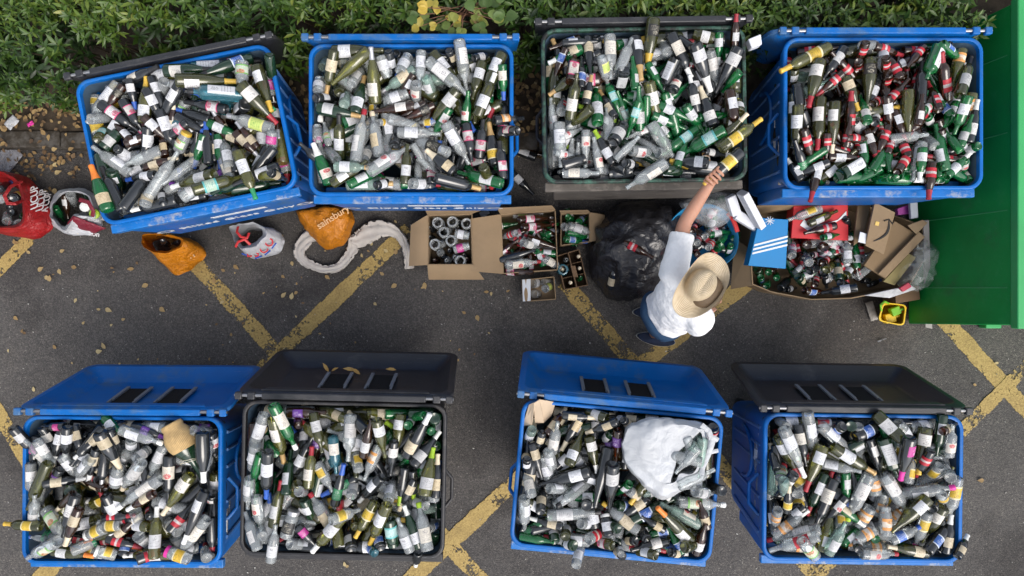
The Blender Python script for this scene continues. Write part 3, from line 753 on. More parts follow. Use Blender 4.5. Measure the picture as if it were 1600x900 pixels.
TRACE = '''
#1
1 S c 400 365 100 740 w n;1 R k 510 385 815 228 w k;1 R k 552 378 612 668 w b;1 S k 540 900 470 700 w n;1 R b 480 430 355 690 k k;1 W k 480 575 690 880 q n;1 S c 215 770 470 740 n n;1 S c 880 400 860 580 n p
1 B l 705 800 710 355 w y;1 H k 1045 415 730 835 w s;1 J c 150 450 140 610 y n;2 B d -140 285 330 270 w k;2 H d 670 125 225 350 b k;2 R k 445 665 40 590 q k;2 Q k 655 640 430 645 w n;2 B o -30 400 580 408 w y
2 Q t 590 530 110 545 w k;2 J c 590 215 588 430 z n;2 B o 725 255 865 690 w y;2 B o 600 450 905 795 w r;2 S c 875 850 450 720 l s;4 R b 680 190 470 -60 c s;4 R k 215 340 185 -85 n b;4 J c 865 20 855 200 p n
3 R b 770 265 735 10 c c;3 J c 890 215 975 40 z y;3 R b 390 150 680 60 w n;3 C d 240 390 340 650 w k;3 S c 435 425 95 175 w n;3 W d 480 590 330 380 w n;3 R k 305 185 510 310 w b;3 J d 185 190 330 40 w n;3 W k 395 880 180 470 n k
3 S c 605 650 930 160 n n;3 C g 250 870 85 440 c o;3 W k 430 775 622 410 n w;3 J c 580 810 575 655 c n;3 R k 765 760 745 590 w w;3 W o 95 95 60 -110 t n;4 S c -20 750 370 490 w v;4 W d 610 440 240 620 n n;4 R k 5 350 110 30 c n
4 B o 285 440 -190 555 w w;4 S c 430 500 310 200 w n;4 W k 825 185 625 525 n n;4 W k 1000 360 620 545 w n;4 H l 930 540 670 560 n g;4 R k 850 430 1000 500 c n;4 W o 200 720 595 560 t n;4 W l 485 215 660 668 w d;4 R g 330 150 470 160 w b;2 W d 820 130 860 420 n b
#2
5 B o 285 130 790 150 w n;5 J a 160 240 200 150 n n;5 J c 140 560 150 440 w n;5 W o 350 560 375 450 n g;5 R k 900 110 1020 200 n n;5 J c 920 300 1040 260 w n;5 W k 820 120 885 400 w n;5 S c 475 490 600 310 w w;5 J c 580 630 590 480 w n
5 W o 310 165 230 572 c t;5 H l 640 170 285 485 n n;5 S a 430 710 380 480 w w;5 S a 1075 350 760 560 c s;5 B l 700 670 690 195 w s;5 R b 1060 690 670 750 w n;5 Q g 375 860 600 775 w n;5 B d 80 715 455 755 w t;5 W k 120 620 330 630 w n
6 S c 110 85 95 430 w n;6 S a 150 420 245 680 w n;6 S c 60 480 60 700 R n;6 R k 370 160 440 350 c n;6 R k 600 150 795 118 w n;6 W o 210 130 490 500 w n;6 S c 465 80 535 560 w n;6 S c 165 260 570 615 w s;6 B o 870 110 655 600 w n;6 W o 680 275 588 640 w n
6 B o 450 540 160 895 w b;6 W o 635 795 802 385 w w;6 R g 868 300 882 640 w b;6 R g 520 880 550 550 R n;6 R b 235 685 -70 830 k n;8 W k 790 110 1070 88 O n;8 W k 1010 205 790 215 q n;7 W k 350 580 45 320 n n
7 C g 230 750 70 365 R w;7 W o 425 465 418 50 w k;7 S c 640 500 725 320 w n;7 S c 573 500 658 0 w r;7 S c 870 430 830 190 n n;7 S c 795 440 727 30 c c;7 R g 510 770 880 595 w n;7 W o 325 765 700 575 w n;7 S a 375 540 695 552 w t
7 S c 700 595 1075 355 R n;7 W o 1035 705 1060 330 w n;7 R k 760 765 950 720 w k;7 J c 220 290 210 170 n n;7 S c 400 480 280 340 n p;7 K c 320 330 280 130 z n;7 J k 940 340 960 250 n n;7 K c 780 130 920 120 y n
8 R k 440 180 400 60 n n;8 R g 600 640 500 470 n n;8 S c 335 130 560 520 w n;8 S c 365 415 -30 258 k n;8 W k 530 140 582 495 q n;8 C k 800 530 742 125 y t;8 W k 650 470 690 98 q k;8 W k 915 660 880 300 q k;8 W g 870 730 450 620 w n;8 W o 690 540 770 745 n r
8 C k 425 615 160 395 c c;8 W k 240 660 665 765 n t;8 W k 200 725 205 500 q n;8 K c 85 700 57 420 n p;8 S c 10 770 240 770 w n
#3
9 R b 430 220 138 318 b n;9 R k 495 185 525 540 c n;9 R k 578 200 600 440 w n;9 S c 705 125 715 540 w n;9 R k 430 720 450 400 b n;9 B g 440 330 128 475 c w;9 B o 300 580 32 775 n t;9 Q b 345 650 378 400 q n;9 C k 935 180 1000 585 w t;9 S c 790 560 915 237 n n;9 Q k 840 540 790 730 w n
9 R g 930 740 922 400 w n;9 S c 630 410 692 690 l d;9 S c 260 900 305 650 r n;9 R k 480 860 535 585 c t;11 S c 230 215 250 640 w n;11 W o 330 200 372 -150 w n;11 S c 700 385 680 80 n n;11 R k 740 600 562 290 w g;11 J k 740 400 835 240 w n
10 S c 230 330 150 200 n n;10 R g 712 150 702 460 w w;10 S c 620 360 700 720 w n;10 W k 490 290 275 65 n o;10 J o 660 240 470 200 w n;10 C o 95 55 38 538 k y;10 W k 255 195 450 610 w w;10 R b 850 315 875 8 w r;10 R g 905 555 740 740 n n;10 C k 480 285 632 742 w w
10 B k 905 335 702 745 w n;10 R g 30 610 215 480 w n;10 Q k 310 430 180 740 w n;10 J k 270 740 355 580 R n;10 W k 510 930 428 590 w w;12 C k 660 250 530 -120 w c;12 J o 900 130 880 20 w n;12 W b 790 -70 803 350 w n;12 R g 200 -60 290 250 w n
11 B o 520 110 297 300 n w;11 S g 585 245 588 -175 w w;12 R g 290 330 190 200 n n;12 R g 270 130 360 480 n n;12 R g 395 60 572 330 w n;12 W l 50 -160 147 283 w r;11 R g 985 300 960 -100 w n;11 R g 880 230 775 -80 t n;12 R g 470 330 360 110 w n;11 J k 870 690 745 650 n n
11 K c 400 640 415 400 n n;11 K c 325 690 358 365 R n;11 K c 482 285 478 670 R n;11 K c 620 750 550 380 R n;11 S c 265 710 610 712 w n;11 R k 850 600 965 620 w n;11 S c 900 480 1150 510 R n;11 K c 757 570 982 348 n n;12 S c 130 500 310 530 n k;12 K c 60 290 378 480 R n
12 R k 565 490 765 522 w n;12 C k 612 600 248 580 w y;12 H d 190 680 480 665 n n;12 B o 690 440 990 132 n c;12 R k 930 615 780 665 O n;12 W g 770 285 348 528 t n;12 W l 715 470 1105 187 y y;11 S c 1240 590 862 833 w n
#4
13 S c 800 140 1065 86 n n;13 H o 175 340 130 600 w n;13 S c 1000 300 1040 110 w n;13 R b 790 280 780 380 r n;13 R b 768 160 672 378 r n;13 W k 660 145 450 450 w n;13 W l 515 110 52 343 y y;13 B o 660 420 790 740 c y;13 C o 900 240 868 700 k n;13 S a 275 385 192 640 w n
13 B o 425 260 320 708 w r;13 R b 640 385 392 603 r r;13 H g 870 850 805 590 w n;13 R b 920 680 1060 580 r n;13 J k 260 740 310 880 n n;13 R b 1050 240 1030 420 r n;13 R b 1075 390 1030 560 r n;15 W o 172 -40 150 430 w n;15 W o 430 -110 402 393 w r;15 H o 570 -70 536 425 w c
15 R b 740 200 655 -130 r r;14 R b 150 150 320 140 r n;14 R b 440 110 280 308 r n;14 R b 200 440 262 200 r n;14 W k 410 680 425 275 n k;14 R k 670 100 685 265 w n;14 R b 355 345 235 505 r r;14 R b 90 680 300 440 r n;14 B l 790 135 727 480 O n
14 Q g 590 60 462 378 w n;14 R g 690 460 660 300 R n;14 W b 675 640 613 182 r r;14 W o 800 620 1030 178 w k;14 R g 700 785 577 552 b n;14 R g 410 745 600 640 R n;14 R g 480 780 640 870 w n;16 H l 290 -180 300 300 n n;16 W g 800 -100 700 250 w n;16 R k 860 320 945 -85 w w;16 R g 790 350 880 60 w n
16 R b 225 220 220 -40 w n;16 R b 40 270 145 0 r r;16 R b 600 190 640 408 w r;16 R g 712 425 690 180 n n;16 R g 970 340 745 440 w n;16 S c 530 360 540 130 n n;16 R b 280 310 162 483 r r;16 R g 78 280 120 595 w n;15 R k 920 140 1030 -20 w n
15 R b 490 230 480 493 r n;15 R b 675 360 645 110 r n;15 R b 770 410 772 220 r n;15 R b 985 260 1080 60 r n;15 R b 865 190 972 505 w r;15 R b 270 190 365 525 r r;15 R k 300 630 190 290 g n;15 W o 475 645 760 388 w n;15 Q d 620 620 900 450 w n
15 R k 255 715 120 510 w w;15 R g 440 700 660 692 n w;15 R g 1090 690 872 695 n w;15 W g 1000 555 692 703 n w;15 R b 420 515 335 872 w r;16 R g 180 640 320 570 n n;16 R b 190 590 395 280 r n;16 R g 255 695 20 690 n n;16 S c 420 330 335 690 w n;16 R g 430 470 400 780 w w
16 R g 600 720 580 570 n n;16 R g 560 400 705 600 w w;16 R g 780 480 950 608 R n;16 R g 890 700 760 540 w n;16 R b 510 500 485 850 r r
#5
17 R k 530 180 350 180 p n;17 R k 640 150 712 470 c w;17 W k 330 225 505 465 w n;17 W k 85 205 300 440 w n;17 R k 578 145 548 463 w w;17 S c 330 580 88 345 w n;17 S c 285 345 442 595 w c;17 W g 1060 280 850 72 w n;17 J k 880 720 770 725 r n;17 W k 960 230 1060 500 c n
17 W c 190 560 190 900 w n;17 W k 925 460 890 785 n s;17 R k 845 430 765 742 c w;17 S c 520 490 710 720 w n;17 C k 870 245 1078 605 c c;17 R k 500 620 385 865 v n;17 W o 390 560 195 1005 n n;19 S d 720 70 590 240 w n;19 R b 690 130 532 285 n c
18 S c 720 180 950 280 w n;18 R k 200 195 482 303 v v;18 S c 48 235 443 368 w w;18 J c 90 360 80 470 w n;18 J c 180 530 310 430 w n;18 S c 400 420 310 713 w c;18 S c 245 550 65 812 w c;18 S c 940 380 880 740 w n;18 B k 815 275 830 742 n w
18 W k 515 485 493 945 R n;18 S c 425 700 12 995 w w;18 B l 738 650 442 1048 w c;19 S c 250 440 270 130 w n;19 S y 640 500 700 300 y n;19 K c 400 560 262 522 n b;19 S c 430 275 660 590 z n;19 W o 390 435 37 410 y y;19 J c 720 570 790 510 n n;19 J c 540 600 492 505 n d
19 W k 855 75 722 465 w n;19 J o 910 370 1060 350 w n;19 S k 1080 470 890 462 w n;19 R b 893 190 787 513 c c;19 R k 1085 570 742 608 r r;19 B o 495 660 882 714 w o;19 S c 490 640 207 803 z n;20 R b 370 120 105 285 c w
20 R k 320 350 325 200 r n;20 Q c 200 285 220 480 w n;20 Q c 235 510 245 700 w n;20 S c 600 490 440 345 w n;20 J k 940 120 900 220 R n;20 J k 75 710 130 545 b n;20 J c 500 560 560 680 w n;20 W k 210 810 540 695 r n;20 J c 620 640 745 640 w n;20 R k 900 720 842 600 n r
20 J c 900 760 885 680 n n;20 W l 370 735 398 242 w w;20 S c 935 360 625 748 w k;20 H k 845 105 642 598 w w;20 J c 735 800 455 770 y p;19 J c 1100 710 900 670 y w
#6
21 J k 300 300 270 420 c n;21 S c 255 122 93 610 w w;21 S c 235 510 205 830 w n;21 W l 1090 275 860 165 c n;21 W o 775 140 868 510 w n;21 R b 640 330 630 230 v n;21 W k 690 545 712 235 w n;21 W l 388 260 491 690 w t;21 R g 430 600 242 490 n w;21 S g 465 102 620 573 w w
21 R k 512 795 690 565 r b;21 S t 960 430 995 780 w n;21 S c 805 680 960 950 y n;21 H g 285 600 196 913 n n;21 W k 358 567 340 1072 w b;21 W l 727 915 765 523 w r;22 R g 800 170 640 200 n b;22 R g 640 330 705 260 w n;22 R g 860 390 790 330 w n
22 S c 110 130 87 570 w n;22 W k 270 370 108 185 n c;22 R b 225 605 312 213 w n;22 B o 395 215 455 585 w n;22 B l 583 132 530 515 w n;22 R k 515 475 480 790 w n;22 S c 180 760 122 500 y n;22 S c 375 522 235 840 O n;22 J d 930 560 910 500 n n;22 J d 940 260 930 290 n n
22 B k 632 600 853 198 c w;22 B k 690 720 952 388 w w;22 R k 900 1005 925 592 c c;22 B l 797 988 881 533 w g;22 R k 617 720 562 1075 k g;22 S c 112 1000 150 765 w n;22 R k -40 1078 72 562 g b;24 W k 400 30 185 265 w w;24 S c 460 255 518 15 w n
23 S c 160 40 140 330 w n;23 S c 240 210 290 540 R n;23 S c 300 590 252 470 n n;23 W o 640 85 532 248 n r;23 J c 640 165 700 170 n r;23 W d 690 240 800 480 w n;23 J k 880 700 1015 680 b n;23 S c 183 712 67 358 w n;23 W o 402 500 477 62 w r;23 J c 520 600 598 345 k s
23 S c 975 535 745 180 c r;23 S c 378 826 425 475 w n;23 R k 640 480 808 685 p n;23 S c 550 735 768 740 n y;23 W l 1055 432 763 776 w w;24 S c 860 520 985 440 b n;24 J k 390 700 362 560 b n;24 W o 330 480 180 718 n v;24 J d 470 430 508 680 t n
24 S c -20 360 245 262 y n;24 W l 150 500 160 340 n y;24 W l 340 265 150 602 y y;24 W l 453 287 287 665 w y;24 B k 105 768 75 490 w n;24 R t 338 758 232 645 b n;24 W d 915 560 862 885 n b;24 S a 810 345 1013 312 n w;24 S c 820 300 620 232 w n
24 B d 753 695 606 298 w w;24 S c 668 742 545 425 w n;24 S c 828 722 743 270 w g;24 R k 742 740 716 868 n w
#7
25 J c 640 620 720 690 w n;25 W o 950 260 690 165 w n;25 R b 470 330 610 140 c n;25 R b 388 350 572 103 c c;25 R k 728 122 532 468 c c;25 R k 1110 265 1030 130 w w;25 R k 1048 290 752 403 c c;25 W a 250 360 192 525 w n;25 R k 348 390 282 598 c n;25 R k 190 680 178 550 c n
25 W d 1005 385 882 540 w n;25 B o 780 432 858 775 w w;25 S c 432 590 490 295 w n;25 R k 165 640 150 770 w n;25 B o 592 695 724 365 w n;25 S c 400 560 455 800 w n;25 S c 243 995 190 707 w w;25 R b 1055 370 1030 688 v n;25 H k 963 535 832 1115 n n;25 B k 790 757 305 885 w n
25 B k 1005 692 969 1172 w n;27 W o 105 218 410 365 w n;27 W k 326 333 345 70 c n;27 J c 590 180 460 265 w n;27 S c 400 110 625 112 w n;27 J k 760 270 752 195 w w;27 W o 560 560 570 410 w n;27 S c 388 363 893 330 w k;27 S c 160 380 112 540 w n
27 J d 640 665 545 630 w n;27 R g 230 540 270 410 n n;27 R k 292 640 318 520 n w;27 W d 455 690 402 405 w n;27 R k 105 570 322 690 c w;27 W d 1055 490 870 370 w n;27 S c 700 440 855 432 w n;27 S c 770 590 955 475 r r;27 S c 657 840 722 582 w r;27 W o 1000 645 770 575 q n
28 R g 140 60 22 165 w n;28 W d 20 268 245 300 b n;28 S c 130 120 298 255 c y;26 R k 60 60 170 140 c n;26 J k 900 200 890 270 r n;26 W k 975 792 830 745 n n;28 W k 810 150 620 112 n n;28 S c 850 130 1055 200 w n;28 W o 480 380 272 332 n y
28 S a 800 448 425 245 R n;28 S c 600 236 1042 265 z w;28 R k 470 500 252 372 c n;28 S k 308 585 158 385 k n;28 R k 200 600 42 598 c w;28 R g 640 718 502 472 b n;28 B o 713 598 402 288 w o;28 W k 500 600 152 690 w n;28 W o 388 768 140 700 w n;28 R b 925 492 852 235 c n
28 R k 520 765 678 780 c w;28 J o 660 660 735 640 n n;28 R b 755 822 848 542 w n;28 R k 78 828 -60 700 c n;28 K c 60 740 40 650 w r
#8
29 J k 790 110 685 150 b n;29 J d 870 130 855 110 n n;29 R c 200 120 72 32 n t;29 S c 940 150 862 345 y n;29 W k 365 130 448 525 w n;29 S c 577 108 888 398 w n;29 R k 150 620 88 380 n c;29 J c 210 720 220 580 z r;29 W k 340 660 165 865 w n;29 J c 340 840 350 735 n n
29 B o 142 300 354 692 w r;29 B c 235 127 411 583 w w;29 W c 465 87 524 543 w w;29 W o 688 407 1095 662 w t;29 B l 618 402 431 823 w r;29 W d 613 652 451 1052 w r;29 W k 708 712 525 1175 w n;29 R g 815 647 824 980 w b;29 S c 1043 672 832 1102 w g
30 R k 110 335 212 678 w n;30 J c 460 320 372 165 w n;30 W g 265 180 330 455 n n;30 S c 400 330 368 635 y n;30 W o 180 100 350 380 w n;30 Q d 242 332 328 668 w n;30 B k 500 322 397 718 p p;30 S c 467 750 513 450 y n;30 B o 637 152 570 598 w y;30 W d 798 107 737 495 w n
30 R b 850 262 1022 197 c k;30 S c 850 453 892 155 R n;30 W k 688 442 545 688 r r;30 S c 768 582 602 755 y n;30 S c 242 670 465 1035 w w;30 J c 870 700 850 640 n n;30 W k 700 800 945 725 n k;30 S c 420 848 825 746 w p
31 S a 100 20 140 220 n n;31 R k 265 360 290 108 y c;31 J k 380 350 392 235 y n;31 R k 190 425 122 180 w w;31 W c 72 322 95 558 O w;31 R k 358 372 162 498 c n;31 S c 488 482 65 658 w r;31 S c 508 576 48 722 r n;31 B l 587 738 698 335 w n;31 S c 773 548 745 262 y n;31 R k 940 720 900 540 R n
31 J c 540 850 402 692 z n;31 S a 656 843 803 538 w n;32 R g 170 620 82 488 c w;32 J c 260 580 256 250 O n;32 S c 30 780 375 780 R r;32 W k 700 330 718 135 n k;32 B o 663 227 315 550 w n;32 R k 520 500 522 420 n c;32 S c 780 190 858 285 y n
32 B o 803 312 602 638 w n;32 S c 655 357 532 693 y p;32 S c 302 623 593 500 b b;32 B o 658 770 277 712 c c;32 W k 665 738 878 435 b n;32 R k 760 800 824 592 b n;32 S c 945 270 950 515 w n;32 R k 842 750 944 548 c w
'''
# loose glass outside the bins: last field is the group of things it lies in
LOOSE = '''
#A
A J c 560 340 715 370 w n;A J c 545 520 715 475 p n;A R c 780 522 1030 375 w n
#B
B S c 170 110 430 100 l n;B R b 220 152 530 140 q n;B R k 300 330 520 400 w n;B R b 500 150 522 225 r n;B R g 480 280 350 275 n n;B R b 250 222 500 195 q n;B R g -10 222 212 188 w n;B R c 200 265 55 312 r r;B R b 30 470 222 318 q n;B R b 290 308 540 395 w n
B S c 250 345 405 390 w n;B R k 60 500 382 408 n n;B R b 80 590 345 602 q n;B S c 110 540 408 510 R r;B S c 430 478 602 582 w c
#C
B R g 640 130 705 175 n n;B R g 730 175 772 125 b b;B S c 600 210 745 250 w n;B R g 630 262 855 308 n w;B R g 610 318 805 345 b b;B S c 650 205 862 275 w s
#E
B J c 330 700 400 690 w n;B J c 430 690 515 685 n n;B J c 350 790 400 790 n n;B J c 440 745 505 715 l n
#T
T R k 220 600 285 555 n n;T R b 300 650 258 595 r n;T K k 610 380 578 425 r n;T K k 645 420 672 485 r n;T R g 640 500 692 440 n n;T R c 365 480 422 395 k n;T K b 255 425 292 328 r r;T R c 290 545 330 430 r n;T R c 395 585 472 488 r n;T R g 500 545 592 438 n n;T R g 525 570 425 622 n s;T R g 612 555 558 692 w n
T R g 150 185 55 130 n o;T R g 440 150 438 80 n w;T S g 525 132 465 92 n n
#Y
Y J b 570 410 540 375 n n;Y J b 720 430 690 410 n n;Y R b 530 525 480 470 n n;Y S c 540 570 500 490 n n;Y J d 130 620 155 665 n n;Y R g 230 650 215 610 n n;Y R g 300 700 285 640 n n;Y R g 210 770 232 720 n n;Y R g 160 690 150 765 b b;Y S k 330 790 432 685 n n
Y R k 380 800 470 785 w n;Y R k 590 500 700 490 q n;Y S k 590 640 700 585 n n;Y S l 740 625 792 565 n n;Y R b 690 572 802 488 r n;Y R b 360 632 480 558 q n;Y R b 640 762 650 635 r n;Y R k 722 670 740 785 w n;Y W d 450 690 640 765 c n;Y W d 852 722 822 508 c n
Y R b 480 808 675 826 b n;Y S c 920 572 908 338 w n;Z W k 10 580 100 620 n n;Z S c 110 550 262 425 n n;Z R k 160 562 242 572 n b;Z R k 190 592 282 562 n b;Y S c 400 510 500 338 q n;Y S c 690 85 400 190 y n;Y W o 580 222 835 108 w n;Y R b 822 238 540 306 r n
Y R g 692 345 875 312 w n;Y R k 940 170 975 262 n n;Y W o 900 692 1035 558 w n;Y W k 1012 780 690 832 w n
#G
G S c 0 430 62 380 n n;G R k 0 330 105 268 n b;G J k 150 420 100 358 y n;G R k 30 490 8 420 n w;G R k 100 545 150 560 n n;G J c 70 640 70 570 n n;G R d 190 572 115 640 n b;G S c 205 655 110 662 n n
#H
G R d 840 400 770 380 n n;G S c 660 380 702 490 n n;G R b 600 385 642 610 w n;G R g 520 505 600 630 n n;G S c 480 595 585 705 w n
#O
O R k 480 380 395 405 n n;O R k 300 380 362 425 n n
'''
UPRIGHT = '''A J c 370 225 n;A J c 530 215 n;A S c 475 300 n;A J c 685 235 n;A R k 295 285 n;A R k 380 335 n;A R k 295 385 n;A J c 340 460 n;A S c 405 445 n;A J c 515 420 n;A S c 390 545 n;A R k 500 525 n;A R b 340 635 n;A S c 470 635 n;A J c 615 640 n;A R b 690 620 n;A R k 610 215 n;A R k 450 385 n;A R b 590 300 n;A J c 440 330 n;A R k 430 590 n;A S c 560 600 n;A R k 680 330 n;A R k 660 580 n'''

# --- height map of what lies under each bottle (metres); every bottle comes to rest on it
CELL = .008; GX0, GY0 = -4.4, -2.3
HM = np.zeros((int(4.7 / CELL), int(8.0 / CELL)))
def hidx(x, y): return int((y - GY0) / CELL), int((x - GX0) / CELL)
def hget(x, y):
    i, j = hidx(x, y)
    return HM[min(max(i, 0), HM.shape[0] - 1), min(max(j, 0), HM.shape[1] - 1)]
def fill_poly(fn, h):
    """set the height map where fn(x, y) is true (vectorised)"""
    yy = GY0 + (np.arange(HM.shape[0]) + .5) * CELL; xx = GX0 + (np.arange(HM.shape[1]) + .5) * CELL
    X, Y = np.meshgrid(xx, yy); m = fn(X, Y); HM[m] = np.maximum(HM[m], h)
BIN_FR = {}
for i, (cx, cy, rot, hx, hy) in BINS.items():
    c = W(cx, cy, ZR); a = R(rot); BIN_FR[i] = (c.x, c.y, math.cos(a), math.sin(a), hx, hy)
def to_local(i, x, y):
    cx, cy, ca, sa, hx, hy = BIN_FR[i]; dx, dy = x - cx, y - cy
    return dx * ca + dy * sa, -dx * sa + dy * ca
def to_world(i, x, y):
    cx, cy, ca, sa, hx, hy = BIN_FR[i]; return cx + x * ca - y * sa, cy + x * sa + y * ca
for i, (cx, cy, ca, sa, hx, hy) in BIN_FR.items():
    fill_poly(lambda X, Y: (abs((X - cx) * ca + (Y - cy) * sa) < hx - .02) & (abs(-(X - cx) * sa + (Y - cy) * ca) < hy - .02), .93)
SLOPES = np.linspace(-.42, .42, 15)
def settle(ax, ay, bx, by, kind, sc, pen=.012, floor=None):
    """heights of base and tip so that the bottle rests on what is below it"""
    Ls = math.hypot(bx - ax, by - ay); L_ = PR[kind][0]; n = 9
    ux, uy = (bx - ax) / Ls, (by - ay) / Ls
    ts = np.linspace(.03, .97, n); cs = np.empty(n)
    for k, t in enumerate(ts):
        r = prof_r(kind, t * L_) * sc; best = -9
        for d in (-.8, -.4, 0, .4, .8):
            x = ax + ux * Ls * t - uy * d * r; y = ay + uy * Ls * t + ux * d * r
            best = max(best, hget(x, y) + r * math.sqrt(1 - d * d))
        cs[k] = best
    best = None
    for b in SLOPES:
        b = b * Ls; a = np.max(cs - pen - b * ts); sc_ = a + .5 * b + .03 * abs(b)
        if best is None or sc_ < best[0]: best = (sc_, a, b)
    return best[1], best[1] + best[2]
def fat(s): return min(.97, max(.85, s))
def stamp(A, B, kind, sc):
    L_ = PR[kind][0]; d = B - A; n = Vector((-d.y, d.x, 0))
    if n.length < 1e-6: return
    n.normalize()
    for t in np.linspace(0, 1, 30):
        r = prof_r(kind, t * L_) * sc; c = A + d * t
        for q in np.linspace(-.95, .95, 9):
            i, j = hidx(c.x + n.x * q * r, c.y + n.y * q * r)
            if 0 <= i < HM.shape[0] and 0 <= j < HM.shape[1]: HM[i, j] = max(HM[i, j], c.z + r * math.sqrt(1 - q * q))
def frame_matrix(A, B, roll):
    z = (B - A).normalized(); up = Vector((0, 0, 1))
    x = up - z * up.dot(z)
    if x.length < 1e-3: x = Vector((0, -1, 0))
    x.normalize(); y = z.cross(x)
    return (Matrix((x, y, z)).transposed().to_4x4()) @ Matrix.Rotation(roll, 4, 'Z')
BOT = []       # records for labels
brng = random.Random(5)
def add_bottle(kind, gl, lab, cap, A, B, place, roll=None, sc=None, fat_=None):
    nm, cat = NAMES[kind]
    sc = sc or (B - A).length / PR[kind][0]
    roll = brng.gauss(0, .45) if roll is None else roll; fr_ = sc if fat_ is None else fat_
    me = ME[kind]
    o = bpy.data.objects.new(nm, me[0]); COL.objects.link(o)
    o.matrix_world = Matrix.Translation(A) @ frame_matrix(A, B, roll) @ Matrix.Diagonal((fr_, fr_, sc, 1))
    o.material_slots[0].link = 'OBJECT'; o.material_slots[0].material = GL[gl][0]
    if lab != 'n':
        c = bpy.data.objects.new('label', me[1]); COL.objects.link(c); c.parent = o; c.material_slots[0].link = 'OBJECT'; c.material_slots[0].material = LB[lab][0]
    if cap != 'n':
        c = bpy.data.objects.new('lid' if kind == 'J' else 'capsule', me[2]); COL.objects.link(c); c.parent = o; c.material_slots[0].link = 'OBJECT'; c.material_slots[0].material = CP[cap][0]
    o['category'] = cat; o['group'] = GNAME[nm]
    BOT.append(dict(o=o, kind=kind, gl=gl, lab=lab, cap=cap, A=A, B=B, place=place))
    return o
def parse(txt):
    cur = None
    for line in txt.strip().splitlines():
        if line.startswith('#'): cur = line[1:]; continue
        for e in line.split(';'):
            f = e.split(); t = TILE[f[0]]; gl = 'l' if f[2] == 'y' else f[2]
            yield cur, f[1], gl, t[0] + float(f[3]) / t[2], t[1] + float(f[4]) / t[2], t[0] + float(f[5]) / t[2], t[1] + float(f[6]) / t[2], f[7], f[8]
TR = list(parse(TRACE))
# --- the glass further down in each bin: countless, so ONE object
STUFF = {'V': [], 'F': [], 'M': [], 'UV': [], 'n': 0, 'mats': []}
LOW = {k: (glass_mesh(k, 12), label_mesh(k, 7, 2), cap_mesh(k, 10)) for k in PR}
def stuff_part(V, Fc, mat, M4, UV=None):
    if mat not in STUFF['mats']: STUFF['mats'].append(mat)
    mi = STUFF['mats'].index(mat); a = np.array(V) @ np.array(M4.to_3x3()).T + np.array(M4.translation)
    STUFF['V'].append(a); o = STUFF['n']; STUFF['n'] += len(V)
    for f in Fc:
        STUFF['F'].append(tuple(i + o for i in f)); STUFF['M'].append(mi)
        STUFF['UV'] += [UV[i] for i in f] if UV else [(0, 0)] * len(f)
def add_stuff(kind, gl, lab, cap, A, B, roll):
    g_, l_, c_ = LOW[kind]; M4 = Matrix.Translation(A) @ frame_matrix(A, B, roll) @ Matrix.Scale((B - A).length / PR[kind][0], 4)
    stuff_part(g_[0], g_[1], GL[gl][0], M4)
    if lab != 'n': stuff_part(l_[0], l_[1], LB[lab][0], M4, l_[2])
    if cap != 'n': stuff_part(c_[0], c_[1], CP[cap][0], M4)
frng = random.Random(21)
NFILL = 300
for bi in range(1, 9):
    mine = [t for t in TR if t[0] == str(bi)]
    cx, cy, ca, sa, hx, hy = BIN_FR[bi]
    for q in range(NFILL):
        ok = False
        for _ in range(40):
            lx, ly = frng.uniform(-hx + .05, hx - .05), frng.uniform(-hy + .05, hy - .05); an = frng.uniform(0, 6.283)
            if q % 3 == 0:       # some lie along the walls
                if frng.random() < .55: ly = frng.choice((-1, 1)) * (hy - .075); an = frng.choice((0, math.pi)) + frng.gauss(0, .06)
                else: lx = frng.choice((-1, 1)) * (hx - .075); an = frng.choice((.5, 1.5)) * math.pi + frng.gauss(0, .06)
            wx, wy = to_world(bi, lx, ly)
            px = 800 + wx * F / (D - 1.15); py = 450 - wy * F / (D - 1.15)
            near = sorted(mine, key=lambda t: ((t[3] + t[5]) / 2 - px) ** 2 + ((t[4] + t[6]) / 2 - py) ** 2)[:7]
            src = frng.choice(near); kind = src[1]; L_ = PR[kind][0]; r = PR[kind][1][3][1]
            ex, ey = lx + math.cos(an) * L_, ly + math.sin(an) * L_
            if abs(ex) < hx - .05 and abs(ey) < hy - .05 and abs(lx) < hx - .03 - r and abs(ly) < hy - .03 - r: ok = True; break
        if not ok: continue
        ax, ay = to_world(bi, lx, ly); bx, by = to_world(bi, ex, ey)
        za, zb = settle(ax, ay, bx, by, kind, 1.0, .03)
        if max(za, zb) > 1.20: continue
        A, B = Vector((ax, ay, za)), Vector((bx, by, zb)); B = A + (B - A).normalized() * L_
        stamp(A, B, kind, 1.0)
        add_stuff(kind, src[2], src[7] if frng.random() < .85 else 'w', src[8], A, B, frng.gauss(0, .8))
